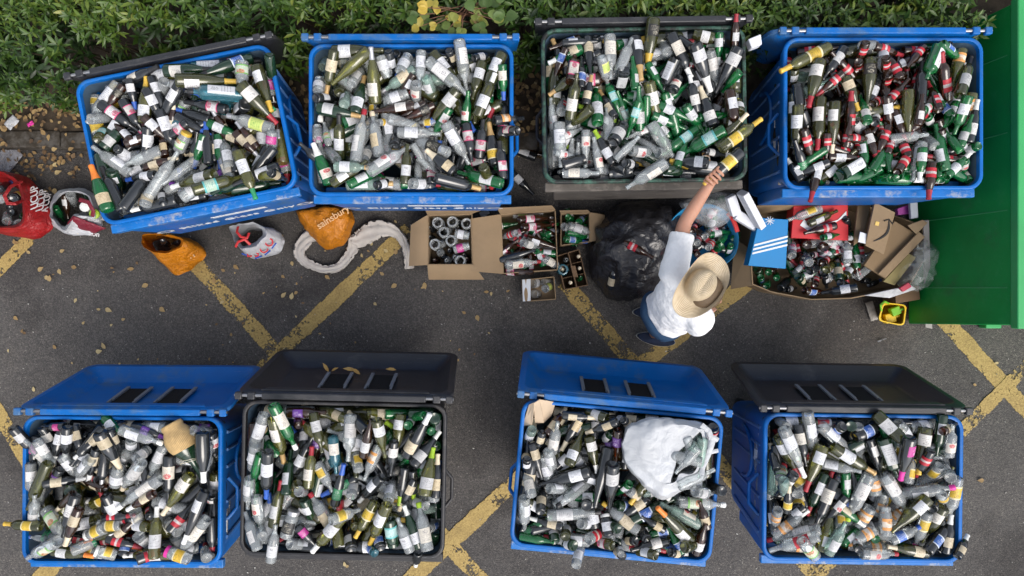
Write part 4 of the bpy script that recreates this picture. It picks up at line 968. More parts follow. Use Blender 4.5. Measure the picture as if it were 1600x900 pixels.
# --- the traced bottles on top
SMIN = .70
def place_traced(grp, kind, gl, ax, ay, bx, by, lab, cap, zguess, place, binno=None, pen=.018):
    L_ = PR[kind][0]; za = zb = zguess; lo = (1.085 if binno else -1); top = zguess + (.22 if binno else .3)
    if binno: cx, cy, ca, sa, hx, hy = BIN_FR[binno]
    for it in range(5):
        A, B = W(ax, ay, za), W(bx, by, zb)
        if binno:      # keep what does not cross the rim off the bin's walls
            sh = [0, 0]
            for P, r in ((A, PR[kind][1][2][1]), (B, .016)):
                l = to_local(binno, P.x, P.y)
                for k, h in ((0, hx), (1, hy)):
                    lim = h - .028 - r; ov = abs(l[k]) - lim
                    if 0 < ov < .070:
                        s = ov if l[k] < 0 else -ov
                        if abs(s) > abs(sh[k]): sh[k] = s
            dx, dy = sh[0] * ca - sh[1] * sa, sh[0] * sa + sh[1] * ca
            A += Vector((dx, dy, 0)); B += Vector((dx, dy, 0))
        pl = math.hypot(B.x - A.x, B.y - A.y); s = min(1.15, max(SMIN, pl / L_)); tilt = pl < SMIN * L_ * .97
        ux, uy = (B.x - A.x) / pl, (B.y - A.y) / pl; ts = np.linspace(.04, .96, 9); cs = np.empty(9)
        for k, t in enumerate(ts):
            r = prof_r(kind, t * L_) * fat(s); best = lo
            for d in (-.8, -.4, 0, .4, .8):
                x = A.x + ux * pl * t - uy * d * r; y = A.y + uy * pl * t + ux * d * r
                best = max(best, hget(x, y) + r * math.sqrt(1 - d * d) - pen)
                if binno:
                    l = to_local(binno, x, y)
                    if abs(l[0]) > hx - .02 or abs(l[1]) > hy - .02: best = max(best, ZR + r * math.sqrt(1 - d * d) + .002)
            cs[k] = best
        if tilt:
            dz = math.sqrt(max(0, (SMIN * L_) ** 2 - pl * pl)); n_ = 4
            za = max(cs[:n_] + dz * ts[:n_]) - .012 * (kind != 'J'); za = min(za, top); zb = za - dz
        else:
            bst = None
            for b in SLOPES:
                b = b * pl; a_ = np.max(cs - b * ts); v = a_ + .5 * b + .03 * abs(b)
                if bst is None or v < bst[0]: bst = (v, a_, b)
            za, zb = bst[1], bst[1] + bst[2]
            ex = max(za, zb) - top
            if ex > 0 and not (binno and (max(cs) > ZR + .2)): za -= ex; zb -= ex
    A.z, B.z = za, zb
    ln = (B - A).length; s = ln / L_
    s2 = min(1.16, max(SMIN - .03, s)); B = A + (B - A) * (s2 / s)
    ff = fat(s2) * brng.uniform(.94, 1.06)
    stamp(A, B, kind, ff)
    return add_bottle(kind, gl, lab, cap, A, B, place, fat_=ff)
for (grp, kind, gl, ax, ay, bx, by, lab, cap) in TR:
    place_traced(grp, kind, gl, ax, ay, bx, by, lab, cap, 1.22, int(grp), int(grp))
_a, _b = W(180 + 520 / 6, 630 + 190 / 6, 1.24), W(180 + 690 / 6, 630 + 450 / 6, 1.24)
fill_poly(lambda X, Y: ((X - (_a.x + _b.x) / 2) ** 2 + (Y - (_a.y + _b.y) / 2) ** 2) < .012, 1.31)
# --- glass wedged into the hollows between them (part of the countless mass)
for bi in range(1, 9):
    mine = [t for t in TR if t[0] == str(bi)]; cx, cy, ca, sa, hx, hy = BIN_FR[bi]; got = 0
    for q in range(700):
        if got > 90: break
        lx, ly = frng.uniform(-hx + .05, hx - .05), frng.uniform(-hy + .05, hy - .05); wx, wy = to_world(bi, lx, ly)
        if hget(wx, wy) > 1.185: continue
        px = 800 + wx * F / (D - 1.2); py = 450 - wy * F / (D - 1.2)
        src = frng.choice(sorted(mine, key=lambda t: ((t[3] + t[5]) / 2 - px) ** 2 + ((t[4] + t[6]) / 2 - py) ** 2)[:9]); kind = src[1]; L_ = PR[kind][0] * frng.uniform(.85, 1.0)
        best = None
        for k in range(10):
            an = frng.uniform(0, 6.283); f0 = frng.uniform(.2, .8); ax, ay = lx - math.cos(an) * L_ * f0, ly - math.sin(an) * L_ * f0; ex, ey = ax + math.cos(an) * L_, ay + math.sin(an) * L_
            if max(abs(ex), abs(ax)) > hx - .06 or max(abs(ey), abs(ay)) > hy - .06: continue
            (wax, way), (wbx, wby) = to_world(bi, ax, ay), to_world(bi, ex, ey); za, zb = settle(wax, way, wbx, wby, kind, .92, .045)
            if best is None or za + zb < best[0]: best = (za + zb, wax, way, wbx, wby, za, zb)
        if best is None or best[0] / 2 > 1.215: continue
        _, wax, way, wbx, wby, za, zb = best; A, B = Vector((wax, way, za)), Vector((wbx, wby, zb)); B = A + (B - A).normalized() * L_
        stamp(A, B, kind, .92); add_stuff(kind, src[2], src[7], src[8], A, B, frng.gauss(0, .7)); got += 1
    print('wedged', bi, got)
# ------------------------------------------------------------------ boxes, bags and other things on the tarmac
CARD = surf('cardboard', (.255, .18, .108), .85, .25, .10, 5.0, .25, 130, (.19, .13, .078), .35, 3.0)
CARD2 = surf('cardboard_inside', (.21, .145, .085), .88, .2, .10, 5.0, .25, 130, (.2, .14, .085), .35, 3.0)
CARD3 = surf('cardboard_brown', (.155, .098, .058), .88, .2, .12, 6.0, .25, 130)
def V2(p): return Vector((p[0], p[1]))
def poly_floor(pts, h):
    """pts: world xy polygon"""
    P = [(p[0], p[1]) for p in pts]
    def inside(X, Y):
        m = np.zeros(X.shape, bool); n = len(P)
        for i in range(n):
            (x1, y1), (x2, y2) = P[i], P[(i + 1) % n]
            if abs(y2 - y1) < 1e-9: continue
            c = ((y1 > Y) != (y2 > Y)) & (X < (x2 - x1) * (Y - y1) / (y2 - y1) + x1); m ^= c
        return m
    fill_poly(inside, h)
def carton(label, corners, h, flaps=(), mat=None, name='cardboard_box', group='open cardboard boxes of glass', floor=.01, z0=0.0):
    """open box. corners: photo pixels of the four top corners (in order round the box), at height h. flaps: (edge index, [two outer px], z)"""
    mat = mat or CARD
    tp = [W(x, y, z0 + h) for x, y in corners]; c = sum(tp, Vector()) / 4; c.z = z0
    root = empty(name, c); tag(root, label, 'box', group)
    g = MB(); n = 4; t = .006
    ctr = sum(tp, Vector()) / 4
    for i in range(n):
        a, b = tp[i] - c, tp[(i + 1) % n] - c; d = (b - a).normalized(); nn = Vector((-d.y, d.x, 0)); 
        if nn.dot(ctr - c - (a + b) / 2) < 0: nn = -nn
        q = [a + d * t * .5, b - d * t * .5]
        lo = [Vector((p.x, p.y, .004)) for p in q]
        g.sheet([lo[0] + nn * (t / 2), lo[1] + nn * (t / 2), q[1] + nn * (t / 2), q[0] + nn * (t / 2)], t)
    fl = [Vector((p.x - c.x, p.y - c.y, floor)) for p in tp]; g.sheet(fl, .006)
    g.build('walls', mat, root, smooth=0)
    for (ei, outer, z) in flaps:
        a, b = tp[ei] - c, tp[(ei + 1) % 4] - c
        o2 = [W(outer[1][0], outer[1][1], z) - c, W(outer[0][0], outer[0][1], z) - c]
        g = MB(); k = 6
        rows = []
        for i in range(k + 1):
            s = i / k; l = a.lerp(o2[1], s); r_ = b.lerp(o2[0], s); bow = .012 * math.sin(math.pi * s)
            rows.append([l + Vector((0, 0, bow + .002)), l.lerp(r_, .33) + Vector((0, 0, bow * 1.3 + .002)), l.lerp(r_, .66) + Vector((0, 0, bow * .9 + .002)), r_ + Vector((0, 0, bow + .002))])
        th = Vector((0, 0, .005)); m = len(rows); top = [p for r_ in rows for p in r_]; bot = [p - th for p in top]; nv = len(top)
        fs = []
        for i in range(k):
            for j in range(3):
                q = (i * 4 + j, i * 4 + j + 1, i * 4 + 5 + j, i * 4 + 4 + j); fs += [q, tuple(reversed([x + nv for x in q]))]
        edge = [j for j in range(4)] + [i * 4 + 3 for i in range(1, k + 1)] + [k * 4 + j for j in (2, 1, 0)] + [i * 4 for i in range(k - 1, 0, -1)]
        for i in range(len(edge)):
            x, y = edge[i], edge[(i + 1) % len(edge)]; fs.append((x, y, y + nv, x + nv))
        g.add(top + bot, fs); g.build('flap', mat, root, smooth=30)
    poly_floor(tp, z0 + floor)
    return root
boxA = carton('cardboard box with four flaps spread, full of jars and bottles standing upright', [(668, 336), (738, 334), (740, 414), (668, 414)], .27,
              [(3, [(639, 416), (642, 352)], .25), (2, [(757, 437), (670, 437)], .20), (0, [(665, 329), (752, 329)], .36)], CARD)
boxB = carton('cardboard box heaped with red-labelled beer bottles lying on their sides', [(782, 335), (868, 328), (872, 422), (786, 428)], .24,
              [(3, [(738, 424), (735, 342)], .26), (0, [(776, 325), (862, 321)], .34)], CARD)
boxC = carton('small cardboard box of green and clear bottles beside the black sack', [(876, 334), (922, 332), (922, 378), (876, 384)], .20,
              [(1, [(945, 336), (944, 374)], .19), (0, [(874, 329), (918, 328)], .26)], CARD)
boxE = carton('smallest cardboard box, holding drinking glasses, with a white flap', [(828, 436), (866, 432), (869, 468), (828, 471)], .13,
              [(3, [(816, 470), (815, 437)], .13)], CARD)
# the white side of the small box
g = MB(); q = [W(816, 437, .14), W(829, 436, .14), W(829, 470, .14), W(817, 471, .14)]; g.sheet([p - boxE.location for p in q], .006)
g.build('white_flap', surf('white_card', (.55, .58, .62), .7, .3, .08, 8), boxE, smooth=0)
# six-cell bottle carrier
c6 = [(869, 400), (905, 389), (919, 446), (882, 453)]
boxD = carton('brown six-bottle carrier with a carrying handle and white bottle tops', c6, .16, (), CARD3, 'bottle_carrier', 'open cardboard boxes of glass')
tp = [W(x, y, .16) - boxD.location for x, y in c6]
g = MB()
def bil(u, v): return tp[0].lerp(tp[1], u).lerp(tp[3].lerp(tp[2], u), v)
for v in (1 / 3, 2 / 3):
    a, b = bil(.02, v), bil(.98, v); g.sheet([Vector((a.x, a.y, .02)), Vector((b.x, b.y, .02)), b, a], .004)
g.build('divider', CARD3, boxD, smooth=0)
g = MB(); a, b = bil(.5, .02), bil(.5, .98); g.sheet([Vector((a.x, a.y, .02)), Vector((b.x, b.y, .02)), b + Vector((0, 0, .05)), a + Vector((0, 0, .05))], .006)
a, b = bil(.46, .38), bil(.46, .70); g.sheet([a + Vector((0, 0, .052)), b + Vector((0, 0, .052)), b + Vector((.035, 0, .05)), a + Vector((.035, 0, .05))], .005)
g.build('carrying_handle', CARD3, boxD, smooth=0)
# big tray of glass
trayc = [(1176, 330), (1342, 318), (1440, 352), (1448, 398), (1420, 448), (1330, 466), (1268, 468), (1205, 456), (1176, 444), (1172, 385)]
TZ = .26
tw = [W(x, y, TZ) for x, y in trayc]; tc = sum(tw, Vector()) / len(tw); tc.z = 0
TRAY = empty('cardboard_tray', tc); tag(TRAY, 'large opened-out cardboard box packed with glass beside the container', 'box', 'open cardboard boxes of glass')
g = MB(); n = len(tw)
for i in range(n):
    a, b = tw[i] - tc, tw[(i + 1) % n] - tc
    lo = [Vector((p.x * .99, p.y * .99, .004)) for p in (a, b)]
    zz = .0 if 2 <= i <= 3 else .0
    g.sheet([lo[0], lo[1], b, a], .008)
g.add([Vector((p.x, p.y, .012)) - Vector((tc.x, tc.y, 0)) for p in tw], [tuple(range(n))])
g.build('walls', CARD, TRAY, smooth=0)
g = MB(); q = [W(1142, 452, .12), W(1176, 446, TZ - .01), W(1170, 388, TZ - .01), W(1148, 372, .16)]; g.sheet([p - tc for p in q], .007); g.build('flap', CARD, TRAY, smooth=0)
g = MB(); q = [W(1178, 331, TZ + .01), W(1344, 319, TZ + .01), W(1338, 308, TZ + .10), W(1182, 322, TZ + .10)]; g.sheet([p - tc for p in q], .007); g.build('flap', CARD, TRAY, smooth=0)
poly_floor(tw, .13)

# --- soft bags built from rings of outline points
def resample(pts, n):
    pts = [Vector(p) for p in pts]; m = len(pts); ls = [(pts[(i + 1) % m] - pts[i]).length for i in range(m)]; tot = sum(ls); out = []; i = 0; acc = 0
    for k in range(n):
        d = tot * k / n
        while acc + ls[i] < d: acc += ls[i]; i += 1
        out.append(pts[i].lerp(pts[(i + 1) % m], (d - acc) / max(1e-9, ls[i])))
    return out
def smooth_ring(r, k=2):
    for _ in range(k): r = [r[i] * .5 + (r[i - 1] + r[(i + 1) % len(r)]) * .25 for i in range(len(r))]
    return r
def bag(name, label, cat, rings, mat, wr=.012, freq=9.0, n=72, sub=5, cap0=False, cap1=False, seed=0, group=None, thick=.0015, part='film'):
    """rings: [(z, [photo px outline])] from the ground up; skin between them bulges and wrinkles"""
    base = [[W(x, y, z) for x, y in pts] for z, pts in rings]
    rs = [smooth_ring(resample(b, n), 3 + n // 45) for b in base]
    # align starts by angle
    allr = []
    for a, b in zip(rs, rs[1:]):
        for s in range(sub):
            t = s / sub; tt = t
            allr.append([p.lerp(q, tt) for p, q in zip(a, b)])
    allr.append(rs[-1])
    c = sum((p for r in rs[:1] for p in r), Vector()) / n; c.z = 0
    root = empty(name, c); tag(root, label, cat, group)
    out = []; K = len(allr)
    for k, r in enumerate(allr):
        rr_ = []; cen = sum(r, Vector()) / n
        for i, p in enumerate(r):
            d = (p - cen); d.z = 0
            if d.length > 1e-6: d.normalize()
            e = noise.noise(Vector((p.x * freq + seed, p.y * freq, p.z * freq * .5))) + .5 * noise.noise(Vector((p.x * freq * 2.7, p.y * freq * 2.7 + seed, p.z * freq)))
            # sharp folds
            f = abs(noise.noise(Vector((p.x * freq * .8, p.y * freq * .8, seed + 5.0)))) ; e += .6 - 2.2 * min(.4, f)
            rr_.append(p - c + d * (wr * e) + Vector((0, 0, wr * .6 * e if 0 < k else 0)))
        out.append(rr_)
    for r in out:
        for p in r: p.z = max(p.z, .006)
    g = MB(); g.loft(out, True, cap0, cap1)
    o = g.build(part, mat, root, smooth=60)
    if thick:
        m = o.modifiers.new('thickness', 'SOLIDIFY'); m.thickness = thick; m.offset = -1
    poly_floor([p for p in rs[0]], .02)
    return root
def plastic(name, col, rough=.34, trans=.25, bump=.95, bs=11.0):
    m, nt, out = _new(name)
    tc = N(nt, 'TexCoord'); ns = N(nt, 'TexNoise', Scale=bs, Detail=5.0, Roughness=.6, Distortion=1.6); L(nt, tc, 'Object', ns, 'Vector')
    n2 = N(nt, 'TexNoise', Scale=3.0, Detail=3.0); L(nt, tc, 'Object', n2, 'Vector')
    rp = ramp(nt, [(.3, tuple(x * .84 for x in col)), (.7, tuple(min(1, x * 1.1) for x in col))]); L(nt, n2, 'Fac', rp, 'Fac')
    p = N(nt, 'BsdfPrincipled', Roughness=rough); L(nt, rp, 0, p, 'Base Color')
    b = N(nt, 'Bump', Strength=bump, Distance=.028); L(nt, ns, 'Fac', b, 'Height'); L(nt, b, 0, p, 'Normal')
    tr = N(nt, 'BsdfTranslucent'); L(nt, rp, 0, tr, 'Color'); mx = N(nt, 'MixShader'); mx.inputs[0].default_value = trans
    L(nt, p, 0, mx, 1); L(nt, tr, 0, mx, 2); L(nt, mx, 0, out, 'Surface')
    return m
ORANGE = plastic('orange_plastic', (.64, .225, .010)); REDP = plastic('red_plastic', (.38, .014, .016)); WHITEPL = plastic('white_plastic', (.66, .67, .70), .35, .3)
BLACKPL = plastic('black_plastic', (.020, .020, .024), .17, .02, .9, 5.5); DARKRED = plastic('dark_red_plastic', (.22, .012, .03))
rb = bag('red_shopping_bag', 'bright red shopping bag with white print, full of empties', 'bag', [
    (0, [(-60, 285), (2, 285), (46, 300), (66, 325), (76, 350), (50, 366), (0, 358), (-60, 352)]),
    (.16, [(-60, 272), (4, 268), (52, 280), (74, 318), (87, 356), (56, 376), (0, 364), (-60, 360)]),
    (.33, [(-60, 268), (2, 268), (34, 286), (38, 320), (40, 345), (28, 356), (0, 357), (-60, 355)]),
    (.28, [(-60, 270), (2, 272), (30, 289), (34, 320), (36, 343), (26, 352), (0, 353), (-60, 352)])], REDP, .010, 10, seed=3)
g = MB(); pts = [W(x, y, z) - rb.location for x, y, z in [(34, 283, .33), (16, 292, .40), (7, 306, .42), (12, 318, .42), (24, 318, .40), (37, 313, .33)]]
g.tube(pts, .014, 8, flat=.25); g.build('handle', REDP, rb)
MT = lambda px, py, z, ang, tiltx=0.0, tilty=0.0: Matrix.Translation(W(px, py, z)) @ Matrix.Rotation(R(ang), 4, 'Z') @ Matrix.Rotation(R(tiltx), 4, 'X') @ Matrix.Rotation(R(tilty), 4, 'Y')
def stick_text(root, body, size, px, py, z, ang, mat, tx=0, ty=0, thick=.001):
    return text_mesh('lettering', body, size, mat, root, Matrix.Translation(-root.location) @ MT(px, py, z, ang, tx, ty), thick)
WPRINT = surf('bag_print_white', (.62, .60, .60), .55, .3, .12, 30)
stick_text(rb, 'UCUP', .085, 54, 308, .292, 112, WPRINT, 0, 28); stick_text(rb, 'UCUP', .085, 65, 312, .236, 108, WPRINT, 0, 34); stick_text(rb, 'A CUP', .07, 73, 316, .190, 105, WPRINT, 0, 34)
g = MB()
for k in range(14):
    a0, a1 = 2 * math.pi * k / 14, 2 * math.pi * (k + 1) / 14
    c = W(67, 364, .155) - rb.location
    g.add([c + Vector((math.cos(a) * r_, math.sin(a) * r_, 0)) for a, r_ in ((a0, .016), (a1, .016), (a1, .009), (a0, .009))], [(0, 1, 2, 3)])
g.build('emblem', WPRINT, rb, smooth=0)
wb = bag('carrier_bag', 'white and dark red carrier bag of jars and bottles beside the red shopping bag', 'bag', [
    (0, [(86, 318), (100, 302), (124, 298), (146, 310), (154, 345), (130, 362), (106, 362), (92, 350)]),
    (.16, [(76, 318), (90, 298), (122, 293), (146, 300), (162, 352), (140, 368), (104, 366), (82, 352)]),
    (.27, [(80, 322), (92, 303), (120, 297), (142, 306), (148, 340), (118, 336), (102, 362), (78, 340)]),
    (.22, [(83, 323), (94, 306), (120, 300), (139, 308), (144, 336), (116, 333), (101, 356), (82, 338)])], WHITEPL, .009, 12, seed=8)
g = MB(); q = [(114, 337), (166, 357), (146, 368), (102, 366)]; zz = [.275, .20, .10, .12]
P = [W(x, y, z + .012) - wb.location for (x, y), z in zip(q, zz)]; rows = []
for i in range(9):
    for j in range(9):
        p = P[0].lerp(P[1], i / 8).lerp(P[3].lerp(P[2], i / 8), j / 8); p.z += .012 * noise.noise(Vector((i * .9, j * .9, 1))) + .025 * math.sin(math.pi * j / 8); rows.append(p)
g.add(rows, [(i * 9 + j, i * 9 + j + 1, i * 9 + 10 + j, i * 9 + 9 + j) for i in range(8) for j in range(8)])
o = g.build('printed_panel', DARKRED, wb, 60); m = o.modifiers.new('thickness', 'SOLIDIFY'); m.thickness = .003
g = MB()
for (x, y, z) in ((112, 360.5, .185), (117, 362, .182), (122, 363.5, .178)): g.tube([W(x, y, z) - wb.location, W(x, y, z + .004) - wb.location], .011, 14)
g.build('printed_dot', CP['c'][0], wb)
stick_text(wb, 'union', .055, 143, 365, .155, -8, WPRINT)
g = MB(); P = [W(x, y, z) - wb.location for x, y, z in [(124, 312, .29), (138, 316, .31), (146, 330, .29), (144, 338, .27)]]; g.tube(P, .016, 8, flat=.3); g.build('handle', DARKRED, wb)
ob = bag('orange_carrier_bag', 'orange carrier bag standing open in front of the askew blue bin', 'bag', [
    (0, [(238, 378), (262, 372), (300, 380), (316, 398), (300, 416), (274, 426), (256, 408)]),
    (.14, [(226, 376), (240, 366), (290, 370), (318, 384), (324, 400), (300, 420), (274, 431), (248, 405)]),
    (.34, [(221, 366), (240, 365), (262, 366), (286, 373), (285, 386), (262, 396), (240, 396), (222, 381)]),
    (.27, [(224, 368), (240, 367), (262, 369), (283, 375), (282, 384), (262, 392), (242, 392), (226, 380)])], ORANGE, .010, 12, seed=1, group='orange carrier bags')
PALEP = surf('bag_print_pale', (.66, .40, .20), .5, .3, .1, 30)
stick_text(ob, "sainsbury's", .042, 286, 403, .225, 14, PALEP, 28)
ob2 = bag('orange_carrier_bag', 'orange carrier bag slumped over the canvas strap', 'bag', [
    (0, [(476, 332), (500, 326), (530, 326), (548, 334), (546, 352), (536, 380), (512, 384), (490, 362)]),
    (.13, [(462, 330), (484, 324), (520, 322), (550, 328), (554, 344), (538, 386), (510, 390), (478, 360)]),
    (.24, [(470, 332), (490, 326), (520, 325), (544, 331), (544, 345), (530, 374), (512, 376), (488, 356)]),
    (.27, [(505, 340), (512, 336), (522, 336), (528, 340), (528, 346), (522, 352), (514, 352), (506, 346)])], ORANGE, .016, 11, cap1=True, seed=6, group='orange carrier bags')
stick_text(ob2, "sainsbury's", .072, 524, 337, .287, 32, PALEP, 4)
tb = bag('carrier_bag', 'white carrier bag with red handles, red letters and blue dashes', 'bag', [
    (0, [(374, 372), (392, 360), (420, 362), (440, 372), (438, 392), (412, 402), (392, 404), (380, 390)]),
    (.14, [(366, 366), (384, 352), (412, 354), (438, 362), (446, 376), (438, 396), (396, 406), (378, 394)]),
    (.30, [(358, 354), (376, 349), (400, 348), (414, 356), (416, 368), (398, 384), (378, 390), (368, 378)]),
    (.23, [(362, 357), (378, 353), (398, 352), (410, 358), (411, 367), (397, 379), (380, 384), (371, 375)])], WHITEPL, .009, 13, seed=12)
REDH = surf('handle_red', (.50, .03, .03), .45, .4, .1, 20)
for pts in ([(372, 354, .30), (370, 362, .33), (376, 370, .34), (386, 372, .33), (389, 364, .31)], [(368, 386, .31), (372, 378, .34), (382, 374, .34), (391, 382, .31)]):
    g = MB(); g.tube([W(*p) - tb.location for p in pts], .010, 8, flat=.3); g.build('handle', REDH, tb)
RPR = surf('bag_print_red', (.50, .02, .03), .5, .3, .1, 30); BPR = surf('bag_print_blue', (.02, .08, .40), .5, .3, .1, 30)
for ch, px, py, z, a in (('O', 421, 379, .245, 52), ('C', 412, 390, .235, 40), ('S', 400, 396, .21, 20), ('E', 389, 396, .215, 5)):
    stick_text(tb, ch, .085, px, py, z + .012, a, RPR, 10)
for px, py, z, a in ((428, 384, .235, 52), (418, 395, .215, 40), (404, 402, .175, 20), (383, 398, .19, -20)):
    g = MB(); g.box((0, 0, 0), (.055, .010, .002)); o = g.build('printed_dash', BPR, tb); o.matrix_local = Matrix.Translation(W(px, py, z + .012) - tb.location) @ Matrix.Rotation(R(a), 4, 'Z')
# long twisted canvas strap
CANV = surf('canvas', (.45, .42, .39), .9, .2, .16, 8, 1.0, 26)
st = [(482, 392, .03), (474, 380, .04), (468, 392, .05), (473, 406, .05), (490, 416, .05), (510, 421, .05), (530, 416, .05), (543, 402, .05), (551, 388, .05), (549, 376, .06), (558, 376, .05), (574, 366, .07), (592, 358, .08), (610, 360, .07),
      (625, 370, .06), (634, 386, .05), (638, 404, .04), (640, 420, .03)]
st[0:1] = [(500, 366, .03), (486, 368, .04)]
c = W(555, 390, 0); SB = empty('canvas_strap', c); tag(SB, 'twisted grey canvas strap lying in a loop on the tarmac', 'strap')
g = MB(); P = [W(*p) - c for p in st]
fine = []
for i in range(len(P) - 1):
    for k in range(6):
        t = k / 6; p0, p1, p2, p3 = P[max(i - 1, 0)], P[i], P[i + 1], P[min(i + 2, len(P) - 1)]
        fine.append(.5 * ((2 * p1) + (p2 - p0) * t + (2 * p0 - 5 * p1 + 4 * p2 - p3) * t * t + (3 * p1 - p0 - 3 * p2 + p3) * t ** 3))
fine.append(P[-1]); nf = len(fine); rings = []
for i, p in enumerate(fine):
    t = (fine[min(i + 1, nf - 1)] - fine[max(i - 1, 0)]).normalized(); s = Vector((-t.y, t.x, 0)).normalized(); u = i / (nf - 1)
    wdt = .045 + .012 * math.sin(u * 11 + 1) + .026 * math.exp(-((u - .70) / .07) ** 2) - .030 * math.exp(-((u - .545) / .03) ** 2); hgt = .012 + .003 * math.sin(u * 23)
    ring = []
    for k in range(26):
        a = 2 * math.pi * k / 26; wn = 1 + .16 * noise.noise(Vector((u * 30, math.cos(a) * 1.5, math.sin(a) * 1.5))) - .35 * max(0, .14 - abs(noise.noise(Vector((u * 38, a * .7, 3))))) / .14
        fold = hgt * (.55 * math.sin(7 * math.cos(a) + u * 17 + 3 * noise.noise(Vector((u * 9, 0, 7)))) + .5 * noise.noise(Vector((u * 60, math.cos(a) * 3, 2)))) * (1 if math.sin(a) > 0 else 0)
        ring.append(Vector((p.x, p.y, max(.004, p.z))) + s * (wdt * math.cos(a) * wn) + Vector((0, 0, max(-p.z + .004, (hgt * math.sin(a) + fold) * wn))))
    rings.append(ring)
g.loft(rings); g.build('cloth', CANV, SB, 180)
# black sack
bo = [(918, 402), (926, 356), (944, 332), (976, 318), (1010, 314), (1046, 318), (1068, 338), (1066, 380), (1050, 420), (1020, 456), (984, 474), (952, 466), (930, 440)]
bcx, bcy = 992, 388
def bring(f, dx=0, dy=0): return [(bcx + dx + (x - bcx) * f, bcy + dy + (y - bcy) * f) for x, y in bo]
bs = bag('black_refuse_sack', 'bulging black refuse sack of bottles beside the person', 'sack', [
    (0, bring(.98)), (.12, bring(1.0)), (.24, bring(.92, 2, -2)), (.34, bring(.76, 4, -4)), (.41, bring(.54, 6, -6)), (.445, bring(.30, 6, -6)), (.45, bring(.10, 6, -6))], BLACKPL, .022, 8.0, n=170, sub=6, cap1=True, seed=4, thick=0)
# round tub of beer bottles with a clear sack on top
TUBB = surf('tub_blue', (.03, .26, .52), .4, .5, .1, 5); tubc = [(1040, 380), (1046, 345), (1072, 322), (1112, 318), (1142, 334), (1155, 368), (1150, 400), (1125, 418), (1085, 420), (1052, 408)]
tz = .34; tp_ = smooth_ring(resample([W(x, y, tz) for x, y in tubc], 40), 2); c = sum(tp_, Vector()) / 40; c.z = 0
TUB = empty('plastic_tub', c); tag(TUB, 'flexible blue tub of beer bottles in front of the person', 'tub')
g = MB(); cc = sum(tp_, Vector()) / 40
def tr_(f, z): return [Vector(((p.x - cc.x) * f, (p.y - cc.y) * f, z)) for p in tp_]
g.loft([tr_(.80, .01), tr_(.97, tz - .02), tr_(1.02, tz), tr_(1.0, tz + .012), tr_(.97, tz), tr_(.90, .12), tr_(.8, .08)]); g.build('wall', TUBB, TUB, 60)
for a0 in (-.55, 2.6):
    g = MB(); g.tube([tr_(1.0, tz + .004)[int((a0 * 40 / 6.283 + k)) % 40] for k in range(5)], .017, 8, flat=.5); g.build('handle', REDH, TUB)
poly_floor(tp_, .20)
CLEAR = film('clear_film', (.62, .65, .68), .34); CLEAR2 = film('clear_film_thin', (.6, .65, .64), .22)
# polystyrene packing frame
POLY = surf('polystyrene', (.66, .68, .74), .75, .3, .06, 14, .35, 160)
c = W(1165, 330, 0); PS = empty('polystyrene_packing', c); tag(PS, 'white polystyrene packing frame propped against the blue shoe box', 'packing')
def bar(pts, wd, th_):
    g = MB(); P = [W(*p) - c for p in pts]
    for a, b in zip(P, P[1:]):
        d = (b - a).normalized(); s = d.cross(Vector((0, 0, 1))).normalized() * wd / 2
        g.sheet([a - s, b - s, b + s, a + s], th_)
    return g.build('bar', POLY, PS, bevel=.006)
bar([(1160, 301, .62), (1188, 354, .46)], .050, .09); bar([(1141, 306, .50), (1150, 335, .44), (1184, 356, .40)], .07, .05)
g = MB(); q = [W(1141, 306, .46), W(1148, 333, .40), W(1184, 357, .38), W(1150, 338, .30)]; g.sheet([p - c for p in q], .04); g.build('bar', POLY, PS, bevel=.005)
c = W(1182, 72, 0); PB = empty('polystyrene_block', c); tag(PB, 'grey-white polystyrene block wedged between two bins near the hedge', 'packing')
g = MB(); q = [W(1166, 64, 1.15), W(1186, 56, 1.15), W(1188, 72, 1.15), W(1172, 78, 1.15)]; g.sheet([p - c for p in q], .07); g.build('block', POLY, PB, bevel=.006)
# boxes lying in and on the tray
def slab(name, label, cat, px, zs, th_, mat, bevel=.004):
    q = [W(x, y, z) for (x, y), z in zip(px, zs)]; c = sum(q, Vector()) / 4; root = empty(name, c); tag(root, label, cat)
    g = MB(); qq = [p - c for p in q]; nn = (qq[1] - qq[0]).cross(qq[3] - qq[0]).normalized()
    if nn.z < 0: nn = -nn
    g.sheet([p - nn * th_ / 2 for p in qq], th_); g.build('box', mat, root, bevel=bevel)
    return root, qq, nn
SBX = surf('shoebox_blue', (.006, .19, .46), .5, .4, .06, 6); SRD = surf('shoebox_red', (.50, .014, .022), .5, .4, .08, 6); WPR = surf('print_white', (.70, .72, .74), .5, .3, .05, 20)
sb, qq, nn = slab('blue_shoe_box', 'bright blue shoe box with three white stripes', 'box', [(1187, 340), (1232, 343), (1228, 420), (1169, 415)], [.46, .46, .44, .44], .11, SBX)
def on(qq, nn, u, v, h=.003): return qq[0].lerp(qq[1], u).lerp(qq[3].lerp(qq[2], u), v) + nn * h
for k in range(3):
    v0 = .47 + k * .085; g = MB(); q = [on(qq, nn, .03, v0 + .085), on(qq, nn, 1.0, v0 - .145), on(qq, nn, 1.0, v0 - .105), on(qq, nn, .03, v0 + .125)]; g.sheet(q, .003); g.build('stripe', WPR, sb, smooth=0)
poly_floor([W(x, y, .36) for x, y in [(1242, 324), (1323, 322), (1324, 374), (1238, 370)]], .335)
g = MB()
for k in range(9):
    a = 2 * math.pi * k / 9; p = on(qq, nn, .36, .05); g.tube([p + Vector((0, 0, 0)), p + Vector((.032 * math.cos(a), .032 * math.sin(a), 0))], .0028, 4)
g.build('printed_emblem', WPR, sb)
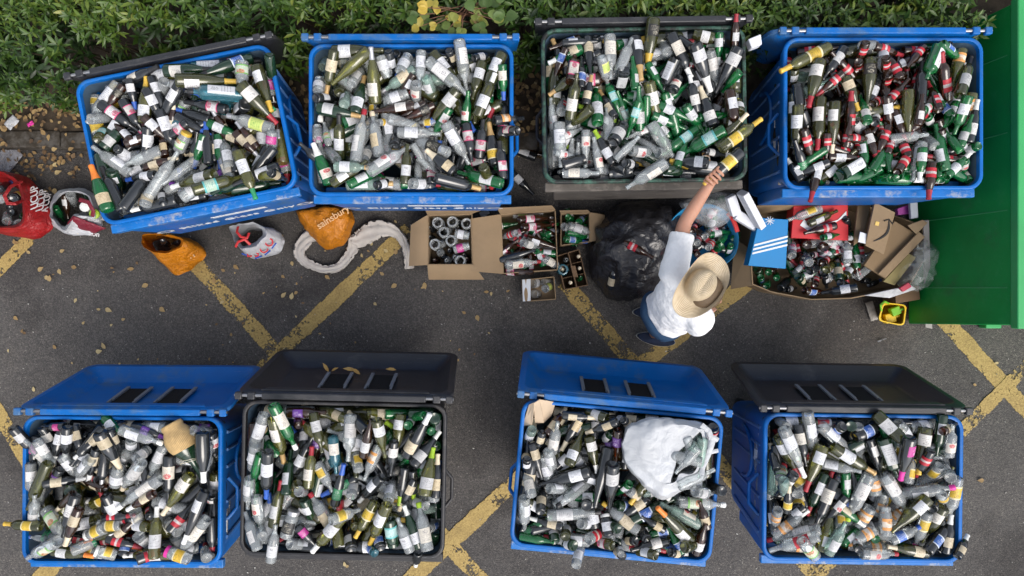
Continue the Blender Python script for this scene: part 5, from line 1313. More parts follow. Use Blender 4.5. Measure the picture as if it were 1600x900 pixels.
rbx, qq, nn = slab('red_shoe_box', 'red shoe box lid with a white curved mark under loose bottles', 'box', [(1240, 322), (1325, 320), (1326, 376), (1236, 372)], [.32, .32, .30, .30], .12, SRD)
sw = [(.10, .40), (.02, .66), (.22, .92), (.52, .82), (.98, .25), (.98, .08), (.80, .42), (.52, .58), (.28, .62), (.16, .55)]
g = MB(); pts = [on(qq, nn, .12 + .86 * u, .12 + .72 * v, .003) for u, v in sw]
g.add(pts + [p + nn * .002 for p in pts], [tuple(range(10, 20))] + [(i, (i + 1) % 10, 10 + (i + 1) % 10, 10 + i) for i in range(10)]); g.build('printed_mark', WPR, rbx, smooth=0)
am, qq, nn = slab('cardboard_packet', 'flattened cardboard packet with a curved arrow printed on it', 'box', [(1367, 316), (1399, 332), (1381, 398), (1352, 384)], [.50, .50, .42, .42], .030, CARD, .003)
BPRN = surf('print_black', (.02, .018, .016), .6, .3, .1, 20)
g = MB(); arc = [on(qq, nn, .80 - .10 * t + .28 * math.sin(math.pi * t) * 1.0 - .36 * t, .22 + .60 * t, .003) for t in [k / 12 for k in range(13)]]
g.tube(arc, [.002 + .0075 * math.sin(math.pi * (k + .6) / 13.5) for k in range(13)], 6, flat=.4)
h = arc[0]; g.tube([h + Vector((-.035, -.008, 0)), h + Vector((0, .006, 0)), h + Vector((.028, -.03, 0))], .0045, 6, flat=.5); g.build('printed_arrow', BPRN, am)
g = MB(); g.sheet([on(qq, nn, .22, .38), on(qq, nn, .40, .36), on(qq, nn, .40, .45), on(qq, nn, .22, .47)], .002); g.build('sticker', CP['y'][0], am, smooth=0)
slab('white_packet', 'small white card with a printed square beside the arrow packet', 'card', [(1344, 362), (1357, 366), (1353, 381), (1341, 378)], [.42] * 4, .006, WPR, .002)
slab('cardboard_sheet', 'folded brown cardboard sheet under the arrow packet', 'box', [(1398, 345), (1442, 372), (1384, 436), (1350, 415)], [.40, .36, .32, .34], .03, CARD2)
slab('cardboard_strip', 'narrow cardboard strip lying across the folded sheet', 'box', [(1436, 362), (1446, 370), (1384, 434), (1372, 428)], [.42, .42, .37, .37], .02, CARD)
slab('cardboard_sheet', 'olive-brown cardboard piece edged under the clear film', 'box', [(1420, 396), (1432, 402), (1398, 446), (1380, 440)], [.36, .36, .32, .32], .02, surf('card_olive', (.24, .20, .09), .85, .2, .12, 6))
slab('cardboard_box', 'closed brown box at the end of the tray by the yellow bucket', 'box', [(1398, 452), (1436, 446), (1438, 468), (1400, 474)], [.20] * 4, .19, CARD3)
slab('cardboard_sheet', 'brown cardboard wall leaning against the packet on the hedge side', 'box', [(1340, 322), (1362, 316), (1350, 372), (1334, 384)], [.36] * 4, .02, CARD2)
slab('cardboard_sheet', 'torn brown card sticking out above the clear film', 'box', [(1418, 352), (1442, 343), (1450, 348), (1432, 366)], [.44] * 4, .008, CARD)
slab('pink_folder', 'magenta plastic folder at the hedge edge of the tray', 'folder', [(1402, 326), (1424, 318), (1422, 334), (1404, 336)], [.34] * 4, .04, surf('magenta_plastic', (.32, .05, .26), .4, .5, .1, 6))
slab('white_crate', 'pale grey slatted plastic piece standing by the magenta folder', 'crate', [(1422, 317), (1434, 316), (1435, 340), (1424, 342)], [.40] * 4, .03, surf('pale_plastic', (.46, .48, .52), .5, .4, .08, 8))
slab('wooden_strip', 'long grey strip of board leaning against the green container', 'board', [(1443, 345), (1452, 344), (1457, 514), (1446, 512)], [.42, .42, .05, .05], .015, surf('grey_board', (.27, .25, .24), .8, .3, .12, 8, .3, 80))
slab('white_paper', 'crumpled white paper bag with faint print at the tray end', 'paper', [(1350, 462), (1424, 446), (1432, 452), (1390, 466)], [.29, .36, .34, .30], .01, WHITEPL)
slab('red_packet', 'small red packet lying on the crumpled white paper', 'packet', [(1406, 450), (1420, 441), (1425, 448), (1412, 456)], [.40] * 4, .03, surf('packet_red', (.42, .05, .08), .5, .4, .1, 8))
cf = bag('clear_plastic_film', 'crumpled clear plastic film spilling over the end of the tray', 'film', [
    (.14, [(1418, 400), (1432, 372), (1452, 368), (1465, 395), (1460, 430), (1448, 446), (1420, 450), (1405, 440)]),
    (.30, [(1416, 402), (1430, 374), (1448, 370), (1462, 396), (1458, 430), (1446, 444), (1420, 450), (1400, 444)]),
    (.44, [(1424, 406), (1434, 386), (1446, 384), (1452, 400), (1448, 424), (1438, 432), (1424, 436), (1414, 430)]),
    (.46, [(1430, 410), (1436, 400), (1442, 400), (1444, 406), (1442, 416), (1438, 420), (1432, 420), (1428, 416)])], CLEAR2, .035, 14, n=80, sub=5, cap1=True, seed=22, thick=0)
# toy bucket
YEL = surf('bucket_yellow', (.70, .46, .012), .38, .5, .06, 6); c = W(1392, 488, 0); BK = empty('toy_bucket', c); tag(BK, 'yellow square toy bucket with green toys inside, on the tarmac', 'bucket')
tz = .20; q0 = [W(x, y, .01) - c for x, y in [(1374, 478), (1404, 476), (1408, 504), (1376, 502)]]; q1 = [W(x, y, tz) - c for x, y in [(1381, 473), (1416, 477), (1412, 509), (1373, 501)]]
def rq(q, ins=0.0, dz=0):
    cc = sum(q, Vector()) / 4; q = [p + (cc - p) * ins for p in q]; out = []
    for i in range(4):
        a, b, d = q[i - 1], q[i], q[(i + 1) % 4]
        for k in range(5):
            t = k / 4; p0 = b.lerp(a, .22); p1 = b.lerp(d, .22); out.append((p0 * (1 - t) ** 2 + b * 2 * t * (1 - t) + p1 * t * t) + Vector((0, 0, dz)))
    return out
g = MB(); g.loft([rq(q0), rq(q1, 0, -.012), rq(q1, -.05, -.010), rq(q1, -.05, .0), rq(q1, .06, 0), rq(q0, .14, .012)]); g.build('pail', YEL, BK, 50)
GT = surf('toy_green', (.16, .42, .02), .4, .5, .06, 8); OT = surf('toy_orange', (.62, .16, .02), .4, .5, .06, 8)
g = MB(); g.tube([W(x, y, z) - c for x, y, z in [(1377, 486, .19), (1376, 476, .24), (1382, 471, .26), (1388, 474, .21)]], .008, 8); g.build('handle', GT, BK)
def toy(lab_, mat, px, py, z, sz, rot):
    o = empty('toy', W(px, py, z)); tag(o, lab_, 'toy'); g = MB(); g.box((0, 0, 0), sz, rot); g.tube([(0, 0, 0), (sz[0] * .9, sz[1] * .3, .02)], .012, 8); g.build('shape', mat, o, bevel=.014)
toy('bright green toy block in the yellow bucket', GT, 1398, 486, .15, (.07, .06, .05), .4); toy('orange toy piece behind the green block in the bucket', OT, 1405, 483, .13, (.05, .05, .05), .9)
toy('yellow sand mould lying in the yellow bucket', YEL, 1389, 497, .12, (.08, .07, .06), .2)
# paper carton pushed into the corner of the white-bag bin
c = W(826, 645, 1.2); PC = empty('paper_carton', c); tag(PC, 'torn open beige paper carton in the corner of the bin with the carrier bag', 'carton')
BEI = surf('carton_beige', (.50, .39, .28), .8, .3, .1, 8, .3, 90); 
for q, zs in (([(817, 665), (827, 632), (836, 628), (831, 664)], [1.16, 1.22, 1.27, 1.2]), ([(836, 660), (834, 630), (843, 624), (850, 660)], [1.18, 1.27, 1.30, 1.2]), ([(850, 660), (843, 624), (868, 628), (862, 648)], [1.16, 1.29, 1.18, 1.15]), ([(817, 665), (831, 664), (850, 661), (840, 640)], [1.10, 1.10, 1.10, 1.1])):
    g = MB(); g.sheet([W(x, y, z) - c for (x, y), z in zip(q, zs)], .006); g.build('panel', BEI, PC, smooth=0)
# straw-wrapped flask
STRAW = surf('straw', (.52, .36, .17), .8, .3, .2, 30, .6, 90); 
def strawmat():
    m = STRAW.copy(); m.name = 'straw_wrap'; nt = m.node_tree; p = next(n for n in nt.nodes if n.type == 'BSDF_PRINCIPLED'); tc = N(nt, 'TexCoord')
    gr = N(nt, 'TexGradient', gradient_type='RADIAL'); L(nt, tc, 'Object', gr, 0); mm = N(nt, 'Math', operation='MULTIPLY'); mm.inputs[1].default_value = 60; L(nt, gr, 'Fac', mm, 0); fr = N(nt, 'Math', operation='PINGPONG'); fr.inputs[1].default_value = .5; L(nt, mm, 0, fr, 0)
    b = N(nt, 'Bump', Strength=.9, Distance=.004); L(nt, fr, 0, b, 'Height'); L(nt, b, 0, p, 'Normal')
    old = p.inputs['Base Color'].links[0].from_socket; rp = ramp(nt, [(.02, (.30, .20, .10)), (.2, (1, 1, 1))]); L(nt, fr, 0, rp, 'Fac'); nt.links.new(mixc(nt, .8, old, rp.outputs[0], 'MULTIPLY'), p.inputs['Base Color'])
    return m
A, B = W(180 + 520 / 6, 630 + 190 / 6, 1.24), W(180 + 815 / 6, 630 + 690 / 6, 1.22)
fl = empty('wine_flask', A); fl.matrix_world = Matrix.Translation(A) @ frame_matrix(A, B, 0); tag(fl, 'round wine flask wrapped in pale straw with loose raffia', 'bottle')
Lf = (B - A).length
def lath(g, prof, seg=28, j=0.0):
    g.loft([[(r * math.cos(2 * math.pi * k / seg) * (1 + j * math.sin(9 * k)), r * math.sin(2 * math.pi * k / seg) * (1 + j * math.cos(7 * k)), z) for k in range(seg)] for z, r in prof])
g = MB(); lath(g, [(.10, .074), (.15, .076), (.20, .064), (.24, .040), (.28, .019), (Lf - .02, .015), (Lf - .018, .018), (Lf, .017)]); g.build('glass', GL['d'][0], fl, 60)
g = MB(); lath(g, [(-.002, .045), (.002, .062), (.02, .066), (.035, .062), (.06, .076), (.10, .088), (.145, .087), (.175, .076), (.178, .068)], j=.008); g.build('straw_cover', strawmat(), fl, 60)
g = MB()
for s in range(4):
    g.tube([(.05 * math.cos(k * .8 + s) + .01 * s, .05 * math.sin(k * .9 + s * 2), .16 + .012 * k + .01 * s) for k in range(8)], .0016, 4)
g.build('raffia', surf('raffia_pale', (.55, .50, .38), .8, .3, .1, 30), fl)

# --- loose bottles in the boxes, bags and tub
ZG = {'A': .26, 'B': .22, 'C': .2, 'E': .12, 'T': .36, 'Y': .28, 'G': .28, 'H': .24, 'O': .22}
BASEH = {'B': .10, 'C': .06, 'E': .03, 'G': .18, 'H': .14, 'O': .16, 'A': .20}
def tile_poly(h, pts): poly_floor([W(x, y, h) for x, y in pts], h)
tile_poly(.12, [(785, 336), (867, 330), (871, 420), (788, 426)]); tile_poly(.08, [(878, 336), (920, 334), (920, 376), (878, 382)]); tile_poly(.18, [(-60, 272), (2, 274), (30, 290), (36, 343), (26, 352), (-60, 352)])
tile_poly(.13, [(84, 323), (94, 306), (120, 300), (139, 308), (144, 336), (101, 356)]); tile_poly(.16, [(224, 368), (262, 369), (283, 375), (262, 392), (226, 380)]); tile_poly(.21, [(670, 337), (736, 336), (738, 412), (670, 412)])
for e in UPRIGHT.split(';'):
    f = e.split(); t = TILE[f[0]]; L_ = PR[f[1]][0]; sc = {'J': 1.12, 'R': .86, 'S': .84}[f[1]]; top = .012 + L_ * sc
    if f[1] == 'J': top = .26
    px, py = t[0] + float(f[3]) / t[2], t[1] + float(f[4]) / t[2]
    B = W(px, py, top); A = Vector((B.x + brng.uniform(-.004, .004), B.y + brng.uniform(-.004, .004), top - L_ * sc))
    add_bottle(f[1], f[2], f[5], 'n', A, B, 'A', sc=sc)
for kind, gl, cap, px, py in (('R', 'b', 'c', 904.5, 400.5), ('R', 'b', 'c', 906, 419), ('R', 'b', 'c', 892, 441.5), ('R', 'g', 'n', 907.5, 434), ('R', 'c', 'n', 885.5, 405)):
    sc = .80; top = .012 + .24 * sc; B = W(px, py, top); add_bottle(kind, gl, 'n', cap, Vector((B.x, B.y, .012)), B, 'D', sc=sc)
B = W(880, 421, .20); add_bottle('J', 't', 'n', 'n', Vector((B.x, B.y, .03)), B, 'D', sc=1.12)
for kind, gl, lab, cap, px, py in (('J', 'c', 'w', 'k', 130, 338), ('J', 'c', 'w', 'g', 146.5, 334), ('J', 'c', 'n', 'w', 131.5, 323)):
    B = W(px, py, .25); add_bottle(kind, gl, lab, cap, Vector((B.x, B.y, .10)), B, 'H', sc=1.0)
# glass under the visible layer in the tray, tub and boxes (same countless object)
def pile(poly, z, n, kinds, seed):
    r_ = random.Random(seed); P = [W(x, y, z) for x, y in poly]; c = sum(P, Vector()) / len(P)
    for q in range(n):
        i = r_.randrange(len(P)); p = c.lerp(P[i].lerp(P[(i + 1) % len(P)], r_.random()), r_.random() ** .5 * .62); an = r_.uniform(0, 6.28)
        k, gl, lab, cap = r_.choice(kinds); L_ = PR[k][0] * .95; ax, ay = p.x - math.cos(an) * L_ / 2, p.y - math.sin(an) * L_ / 2; bx, by = ax + math.cos(an) * L_, ay + math.sin(an) * L_
        za, zb = settle(ax, ay, bx, by, k, .95, .03); za = min(za, z); zb = min(zb, z)
        A, B = Vector((ax, ay, za)), Vector((bx, by, zb)); B = A + (B - A).normalized() * L_; stamp(A, B, k, .95); add_stuff(k, gl, lab, cap, A, B, r_.gauss(0, .8))
KB = [('R', 'b', 'r', 'r'), ('R', 'k', 'w', 'n'), ('R', 'g', 'w', 'n'), ('R', 'b', 'q', 'n'), ('K', 'c', 'w', 'n'), ('R', 'd', 'n', 'n'), ('J', 'c', 'n', 'n')]
pile([(1180, 340), (1330, 330), (1410, 400), (1330, 455), (1210, 448)], .24, 46, KB, 3); pile(tubc, .30, 16, KB, 4); pile([(785, 336), (867, 330), (871, 420), (788, 426)], .19, 22, KB[:4], 5); pile([(880, 338), (918, 336), (918, 374), (880, 380)], .15, 6, KB[2:3], 6)
for (grp, kind, gl, ax, ay, bx, by, lab, cap) in parse(LOOSE):
    place_traced(grp, kind, gl, ax, ay, bx, by, lab, cap, ZG[grp], grp)
# clear sack over the hedge side of the tub (drawn after its bottles)
cs_ = bag('clear_plastic_sack', 'clear plastic sack holding green bottles on the tub', 'sack', [
    (.34, [(1058, 318), (1080, 304), (1120, 300), (1146, 302), (1148, 335), (1130, 355), (1112, 358), (1085, 346)]),
    (.43, [(1064, 318), (1084, 306), (1120, 300), (1146, 303), (1146, 330), (1128, 352), (1112, 356), (1088, 342)]),
    (.50, [(1086, 318), (1100, 316), (1120, 312), (1138, 310), (1138, 326), (1124, 344), (1112, 346), (1098, 334)]),
    (.52, [(1108, 326), (1114, 324), (1120, 322), (1126, 322), (1126, 326), (1122, 332), (1116, 334), (1110, 332)])], CLEAR, .007, 11, cap1=True, seed=31, thick=0)
# white carrier bag lying on the glass of one bin
bgm = plastic('white_carrier', (.58, .60, .63), .36, .2, .6, 6)
WZ = 1.26
wbag = bag('white_carrier_bag', 'large white carrier bag lying open on top of the glass in a bin', 'bag', [
    (WZ, [(970, 700), (980, 662), (1014, 652), (1060, 654), (1096, 662), (1112, 690), (1104, 722), (1098, 752), (1100, 764), (1078, 764), (1062, 772), (1036, 780), (1010, 766), (990, 742), (974, 722)]),
    (WZ + .075, [(972, 700), (982, 666), (1014, 655), (1058, 657), (1092, 665), (1110, 690), (1102, 718), (1092, 746), (1090, 756), (1074, 756), (1058, 768), (1036, 774), (1012, 762), (992, 738), (976, 720)]),
    (WZ + .12, [(1000, 700), (1010, 678), (1030, 668), (1064, 664), (1090, 668), (1104, 690), (1098, 712), (1090, 728), (1084, 738), (1070, 744), (1054, 752), (1040, 756), (1024, 748), (1010, 730), (1002, 716)]),
    (WZ + .115, [(1054, 712), (1064, 700), (1076, 690), (1088, 680), (1098, 670), (1106, 690), (1102, 708), (1096, 726), (1090, 736), (1080, 740), (1062, 738), (1052, 762), (1048, 750), (1054, 734), (1056, 722)]),
    (WZ + .03, [(1056, 712), (1066, 702), (1078, 693), (1088, 684), (1097, 676), (1103, 690), (1099, 708), (1093, 724), (1087, 734), (1078, 737), (1062, 736), (1054, 756), (1051, 748), (1056, 732), (1058, 722)])], bgm, .011, 9, n=150, sub=9, seed=40)
g = MB(); g.tube([W(x, y, z) - wbag.location for x, y, z in [(1096, 664, WZ + .12), (1108, 674, WZ + .125), (1114, 690, WZ + .125), (1108, 708, WZ + .12), (1098, 730, WZ + .11), (1096, 742, WZ + .13)]], .016, 8, flat=.3); g.build('handle', bgm, wbag)
g = MB(); g.tube([W(x, y, z) - wbag.location for x, y, z in [(1108, 684, WZ + .125), (1116, 684, WZ + .125), (1122, 688, WZ + .12)]], .014, 8, flat=.3); g.tube([W(x, y, z) - wbag.location for x, y, z in [(1104, 706, WZ + .12), (1113, 706, WZ + .12), (1122, 704, WZ + .11)]], .012, 8, flat=.3); g.build('torn_end', bgm, wbag)
for kind, gl, cap, (ax, ay), (bx, by), z in (('S', 'c', 'n', (1060, 760), (1094, 744), WZ + .12), ('R', 'c', 'n', (1092, 700), (1066, 728), WZ + .14), ('J', 'a', 'n', (1078, 694), (1094, 706), WZ + .11), ('S', 'c', 'r', (1096, 722), (1056, 712), WZ + .12), ('S', 'c', 'r', (1072, 682), (1088, 722), WZ + .10), ('S', 'a', 'n', (1098, 684), (1092, 728), WZ + .11), ('K', 'c', 'r', (1062, 726), (1078, 704), WZ + .12), ('J', 'c', 'n', (1058, 756), (1080, 742), WZ + .08)):
    A, B = W(ax, ay, z), W(bx, by, z - .02); L_ = PR[kind][0]; s = min(1.1, max(.85, (B - A).length / L_)); add_bottle(kind, gl, 'n', cap, A, A + (B - A).normalized() * L_ * s, 'bag')
# ------------------------------------------------------------------ the person
PER = empty('person', (1.02, -.22, 0)); tag(PER, 'person in white T-shirt, denim shorts and straw hat lifting a bottle from a bin', 'person')
PL = Vector((1.02, -.22, 0))
SKIN = surf('skin', (.42, .215, .145), .5, .4, .10, 9, .15, 120, sss=.12)
def skin_mesh(name, mat, parent, verts, edges, radii, root=0, sub=2, off=PL, smooth=True):
    me = bpy.data.meshes.new(name + '_base'); me.from_pydata([tuple(Vector(v) - off) for v in verts], edges, [])
    bm = bmesh.new(); bm.from_mesh(me); ly = bm.verts.layers.skin.verify(); bm.verts.ensure_lookup_table()
    for i, r in enumerate(radii):
        r = r if isinstance(r, tuple) else (r, r); bm.verts[i][ly].radius = r; bm.verts[i][ly].use_root = (i == root)
    bm.to_mesh(me); bm.free()
    o = bpy.data.objects.new(name + '_tmp', me); COL.objects.link(o)
    k = o.modifiers.new('skin', 'SKIN'); k.use_smooth_shade = True; k.branch_smoothing = .4
    s = o.modifiers.new('sub', 'SUBSURF'); s.levels = sub; s.render_levels = sub
    dg = bpy.context.evaluated_depsgraph_get(); m2 = bpy.data.meshes.new_from_object(o.evaluated_get(dg)); bpy.data.objects.remove(o)
    m2.name = name; m2.materials.clear(); m2.materials.append(mat); m2.polygons.foreach_set('use_smooth', [True] * len(m2.polygons))
    o = bpy.data.objects.new(name, m2); COL.objects.link(o); o.parent = parent
    return o
sh_ax = Vector((-.5, .86, 0)).normalized(); fw = Vector((.86, .5, 0)).normalized()      # shoulder axis (towards the left shoulder) and facing
hip = Vector((.985, -.185, .93)); chest = Vector((1.015, -.07, 1.27)); neck = Vector((1.035, -.035, 1.47)); head = Vector((1.065, -.01, 1.62))
sL, sR = Vector((.945, .085, 1.40)), Vector((1.105, -.18, 1.385))
elL, wrL = Vector((1.005, .375, 1.385)), W(1113, 281, 1.40)
hdL = W(1127, 262, 1.40)
elR, wrR = Vector((1.15, -.235, 1.10)), Vector((1.235, -.175, .95))
knA, anA = Vector((1.03, -.16, .50)), Vector((1.03, -.185, .10)); knB, anB = Vector((1.08, -.30, .50)), Vector((1.08, -.35, .10))
hA, hB = hip + sh_ax * .09 + Vector((0, 0, -.06)), hip - sh_ax * .09 + Vector((0, 0, -.06))
vs = [hip, (hip + chest) / 2, chest, neck - Vector((0, 0, .05)), neck + Vector((.01, .01, .04)), head - Vector((0, 0, .05)), head + Vector((0, 0, .05)),
      sL, sL.lerp(elL, .5), elL, elL.lerp(wrL, .35), wrL, wrL.lerp(hdL, .55), sR, elR, elR.lerp(wrR, .35), wrR, hA, hA.lerp(knA, .5), knA, knA.lerp(anA, .3), anA, hB, hB.lerp(knB, .5), knB, knB.lerp(anB, .3), anB, anA + Vector((.10, .0, -.06)), anB + Vector((.10, -.02, -.06)), wrR + Vector((.05, .03, -.03))]
ed = [(0, 1), (1, 2), (2, 3), (3, 4), (4, 5), (5, 6), (2, 7), (7, 8), (8, 9), (9, 10), (10, 11), (11, 12), (2, 13), (13, 14), (14, 15), (15, 16), (0, 17), (17, 18), (18, 19), (19, 20), (20, 21), (0, 22), (22, 23), (23, 24), (24, 25), (25, 26), (21, 27), (26, 28), (16, 29)]
rd = [.115, .105, .115, .075, .056, .082, .085, .060, .052, .044, .043, (.029, .033), (.040, .030), .058, .044, .042, .028, .085, .075, .056, .058, .038, .085, .075, .056, .058, .038, .032, .032, .034]
body = skin_mesh('body', SKIN, PER, vs, ed, rd)
# hand: palm end + five fingers closing on the neck of the bottle
bA, bB = W(1005 + 925 / 6, 155 + 490 / 6, 1.44), W(1005 + 700 / 6, 155 + 690 / 6, 1.42)
held = add_bottle('W', 'k', 'y', 'y', bA, bA + (bB - bA).normalized() * .285, 'hand', roll=.2)
bax = (bB - bA).normalized(); btip = bA + bax * .285; grip = bA + bax * .205
hf = (grip - hdL); hf.z = 0; hf.normalize(); side = Vector((-hf.y, hf.x, 0))
palm = hdL
def finger(name, pts, r):
    return skin_mesh(name, SKIN, body, pts, [(i, i + 1) for i in range(len(pts) - 1)], r, sub=2)
grn = Vector((-bax.y, bax.x, 0)).normalized()
if grn.dot(palm - grip) < 0: grn = -grn      # from bottle towards the palm
for k in range(4):                          # fingers cross over the top of the neck and curl down its far side
    s = -.034 + .023 * k; ln = (.92, 1.06, 1.0, .82)[k]
    bse = palm + hf * .020 + bax * (-.010 - s) + grn * .004 + Vector((0, 0, .004)); kn = grip + bax * (.018 - s * 1.05) + grn * .026 + Vector((0, 0, .036))
    pip = grip + bax * (.012 - s * 1.1) - grn * .012 * ln + Vector((0, 0, .038)); dip = grip + bax * (.008 - s * 1.12) - grn * .034 * ln + Vector((0, 0, .020)); tip = grip + bax * (.004 - s * 1.12) - grn * .040 * ln + Vector((0, 0, -.004))
    finger('finger', [bse, kn, pip, dip, tip], [.013, .0105, .0095, .0085, .0075])
finger('thumb', [palm + bax * .018, palm + bax * .046 + grn * .002 + Vector((0, 0, -.004)), grip + bax * .066 + grn * .016 + Vector((0, 0, -.002)), grip + bax * .060 - grn * .008 + Vector((0, 0, .016))], [.015, .0125, .0105, .0085])
for k in range(4):   # right hand, hanging
    p = wrR + Vector((.05, .03, -.03)) + side * (.018 - .012 * k); finger('finger', [p, p + Vector((.03, .012, -.03)), p + Vector((.045, .018, -.055))], [.010, .0085, .007])
finger('thumb', [wrR + Vector((.03, .03, -.02)), wrR + Vector((.05, .055, -.045)), wrR + Vector((.06, .06, -.07))], [.011, .010, .008])
# face (mostly hidden by the brim)
fd = Vector((.62, .78, 0)).normalized(); fs = Vector((-fd.y, fd.x, 0))
DARK = surf('eye_dark', (.02, .015, .012), .3, .5, .1, 20); LIP = surf('lip', (.38, .13, .11), .5, .4, .1, 20); HAIR = surf('hair_brown', (.10, .065, .035), .6, .4, .2, 60, .6, 200)
fc = head - PL
g = MB(); g.tube([fc + fd * .085 + Vector((0, 0, .03)), fc + fd * .108 + Vector((0, 0, -.012)), fc + fd * .09 + Vector((0, 0, -.02))], [.010, .015, .008], 8); g.build('nose', SKIN, body, 180)
for s in (-1, 1):
    g = MB(); g.tube([fc + fd * .076 + fs * s * .032 + Vector((0, 0, .028)), fc + fd * .084 + fs * s * .032 + Vector((0, 0, .028))], .010, 10); g.build('eye', DARK, body)
    g = MB(); g.tube([fc + fs * s * .082 + Vector((0, 0, .03)), fc + fs * s * .098 + Vector((0, 0, .0)), fc + fs * s * .084 + Vector((0, 0, -.03))], [.012, .016, .010], 8); g.build('ear', SKIN, body, 180)
g = MB(); g.tube([fc + fd * .086 + fs * .024 + Vector((0, 0, -.05)), fc + fd * .092 + Vector((0, 0, -.05)), fc + fd * .086 - fs * .024 + Vector((0, 0, -.05))], [.004, .008, .004], 8); g.build('mouth', LIP, body, 180)
g = MB(); g.loft([[fc - fd * .012 + fd * (r_ * 1.04 * math.cos(a)) + fs * (r_ * math.sin(a)) + Vector((0, 0, z)) for a in [2 * math.pi * k / 20 for k in range(20)]] for z, r_ in ((-.05, .070), (-.01, .092), (.04, .098), (.08, .085), (.10, .04))]); g.build('hair', HAIR, PER, 180)
# T-shirt: a lofted trunk with sleeves
def cloth(name, col, bump, bs, rough=.85, stops=None):
    m = surf(name, col, rough, .2, .07, 5, bump, bs)
    return m
SHIRT = cloth('shirt_white', (.78, .78, .79), .8, 17)
def ell(c, a, b, ax=sh_ax, n=36, z=None, wr=0.0, seed=0, tiltv=Vector((0, 0, 1))):
    f = tiltv.cross(ax).normalized() if tiltv.z < .99 else Vector((ax.y, -ax.x, 0)); out = []
    for k in range(n):
        t = 2 * math.pi * k / n; e = 1 + wr * (noise.noise(Vector((math.cos(t) * 2.2, math.sin(t) * 2.2, c.z * 9 + seed))) + .5 * math.sin(9 * t + c.z * 20))
        x = abs(math.cos(t)) ** .85 * (1 if math.cos(t) >= 0 else -1); y = abs(math.sin(t)) ** .85 * (1 if math.sin(t) >= 0 else -1)
        out.append(c + ax * (a * e * x) + f * (b * e * y) - PL)
    return out
g = MB(); w0 = hip.lerp(chest, .35); w1 = hip.lerp(chest, .7)
rings = [ell(hip + Vector((.03, .03, -.02)), .168, .128, wr=.07, seed=1), ell(hip + Vector((.03, .03, .02)), .170, .130, wr=.06, seed=1), ell(hip + Vector((.028, .03, .07)), .166, .128, wr=.06, seed=2), ell(w0 + Vector((.02, .015, 0)), .164, .128, wr=.055, seed=3), ell(w1 + Vector((.01, .01, 0)), .166, .130, wr=.045, seed=4), ell(chest, .172, .128, wr=.03, seed=5),
         ell(chest + Vector((.01, .014, .07)), .180, .120, wr=.02), ell(chest + Vector((.015, .022, .125)), .165, .100, wr=.015), ell(neck + Vector((-.002, -.002, -.045)), .128, .085), ell(neck + Vector((0, 0, -.012)), .082, .074), ell(neck + Vector((0, 0, -.002)), .070, .066)]
g.loft(rings, True, True, True)
def limb(g, pts, rs, n=22, wr=.05, seed=0):
    pts = [Vector(p) for p in pts]; rings = []
    fine_p, fine_r = [], []
    for i in range(len(pts) - 1):
        for k in range(4):
            t = k / 4; fine_p.append(pts[i].lerp(pts[i + 1], t)); fine_r.append(rs[i] + (rs[i + 1] - rs[i]) * t)
    fine_p.append(pts[-1]); fine_r.append(rs[-1])
    for i, p in enumerate(fine_p):
        t = (fine_p[min(i + 1, len(fine_p) - 1)] - fine_p[max(i - 1, 0)]).normalized(); a = t.cross(Vector((0, 0, 1))); a = a if a.length > .05 else Vector((1, 0, 0)); a.normalize(); b = a.cross(t)
        ring = []
        for k in range(n):
            an = 2 * math.pi * k / n; e = fine_r[i] * (1 + wr * noise.noise(Vector((math.cos(an) * 1.6, math.sin(an) * 1.6, i * .9 + seed))) + wr * .5 * math.sin(i * 1.7 + 2 * an))
            ring.append(p + a * (e * math.cos(an)) + b * (e * math.sin(an)) - PL)
        rings.append(ring)
    g.loft(rings, True, True, True)
mid = (sL + sR) / 2
limb(g, [mid.lerp(sL, .25) - Vector((0, 0, .035)), sL + Vector((0, .0, -.015)), sL.lerp(elL, .45), sL.lerp(elL, .80)], [.075, .088, .076, .070], seed=1)
limb(g, [mid.lerp(sR, .25) - Vector((0, 0, .035)), sR + Vector((0, 0, -.015)), sR.lerp(elR, .45), sR.lerp(elR, .80)], [.075, .086, .080, .078], seed=4)
sh = g.build('shirt', SHIRT, PER, 180)
m = sh.modifiers.new('remesh', 'REMESH'); m.mode = 'VOXEL'; m.voxel_size = .009; m.use_smooth_shade = True
sm = sh.modifiers.new('smooth', 'SMOOTH'); sm.factor = .5; sm.iterations = 4
tx = bpy.data.textures.new('folds', 'CLOUDS'); tx.noise_scale = .075; tx.noise_depth = 2
dm = sh.modifiers.new('folds', 'DISPLACE'); dm.texture = tx; dm.strength = .011; dm.mid_level = .5; dm.texture_coords = 'LOCAL'
DENIM = surf('denim', (.022, .052, .105), .85, .2, .18, 22, .4, 260)
g = MB()
g.loft([ell(hip + Vector((0, 0, .05)), .150, .112), ell(hip + Vector((.0, -.0, -.03)), .172, .132, wr=.02), ell(hip + Vector((.012, .008, -.12)), .160, .118, wr=.03, seed=2)], True, True, True)
limb(g, [hA + Vector((0, 0, -.02)), hA.lerp(knA, .5), hA.lerp(knA, .88)], [.088, .084, .082], wr=.06, seed=2); limb(g, [hB + Vector((0, 0, -.02)), hB.lerp(knB, .5), hB.lerp(knB, .88)], [.088, .084, .082], wr=.06, seed=5)
g.build('shorts', DENIM, PER, 180)
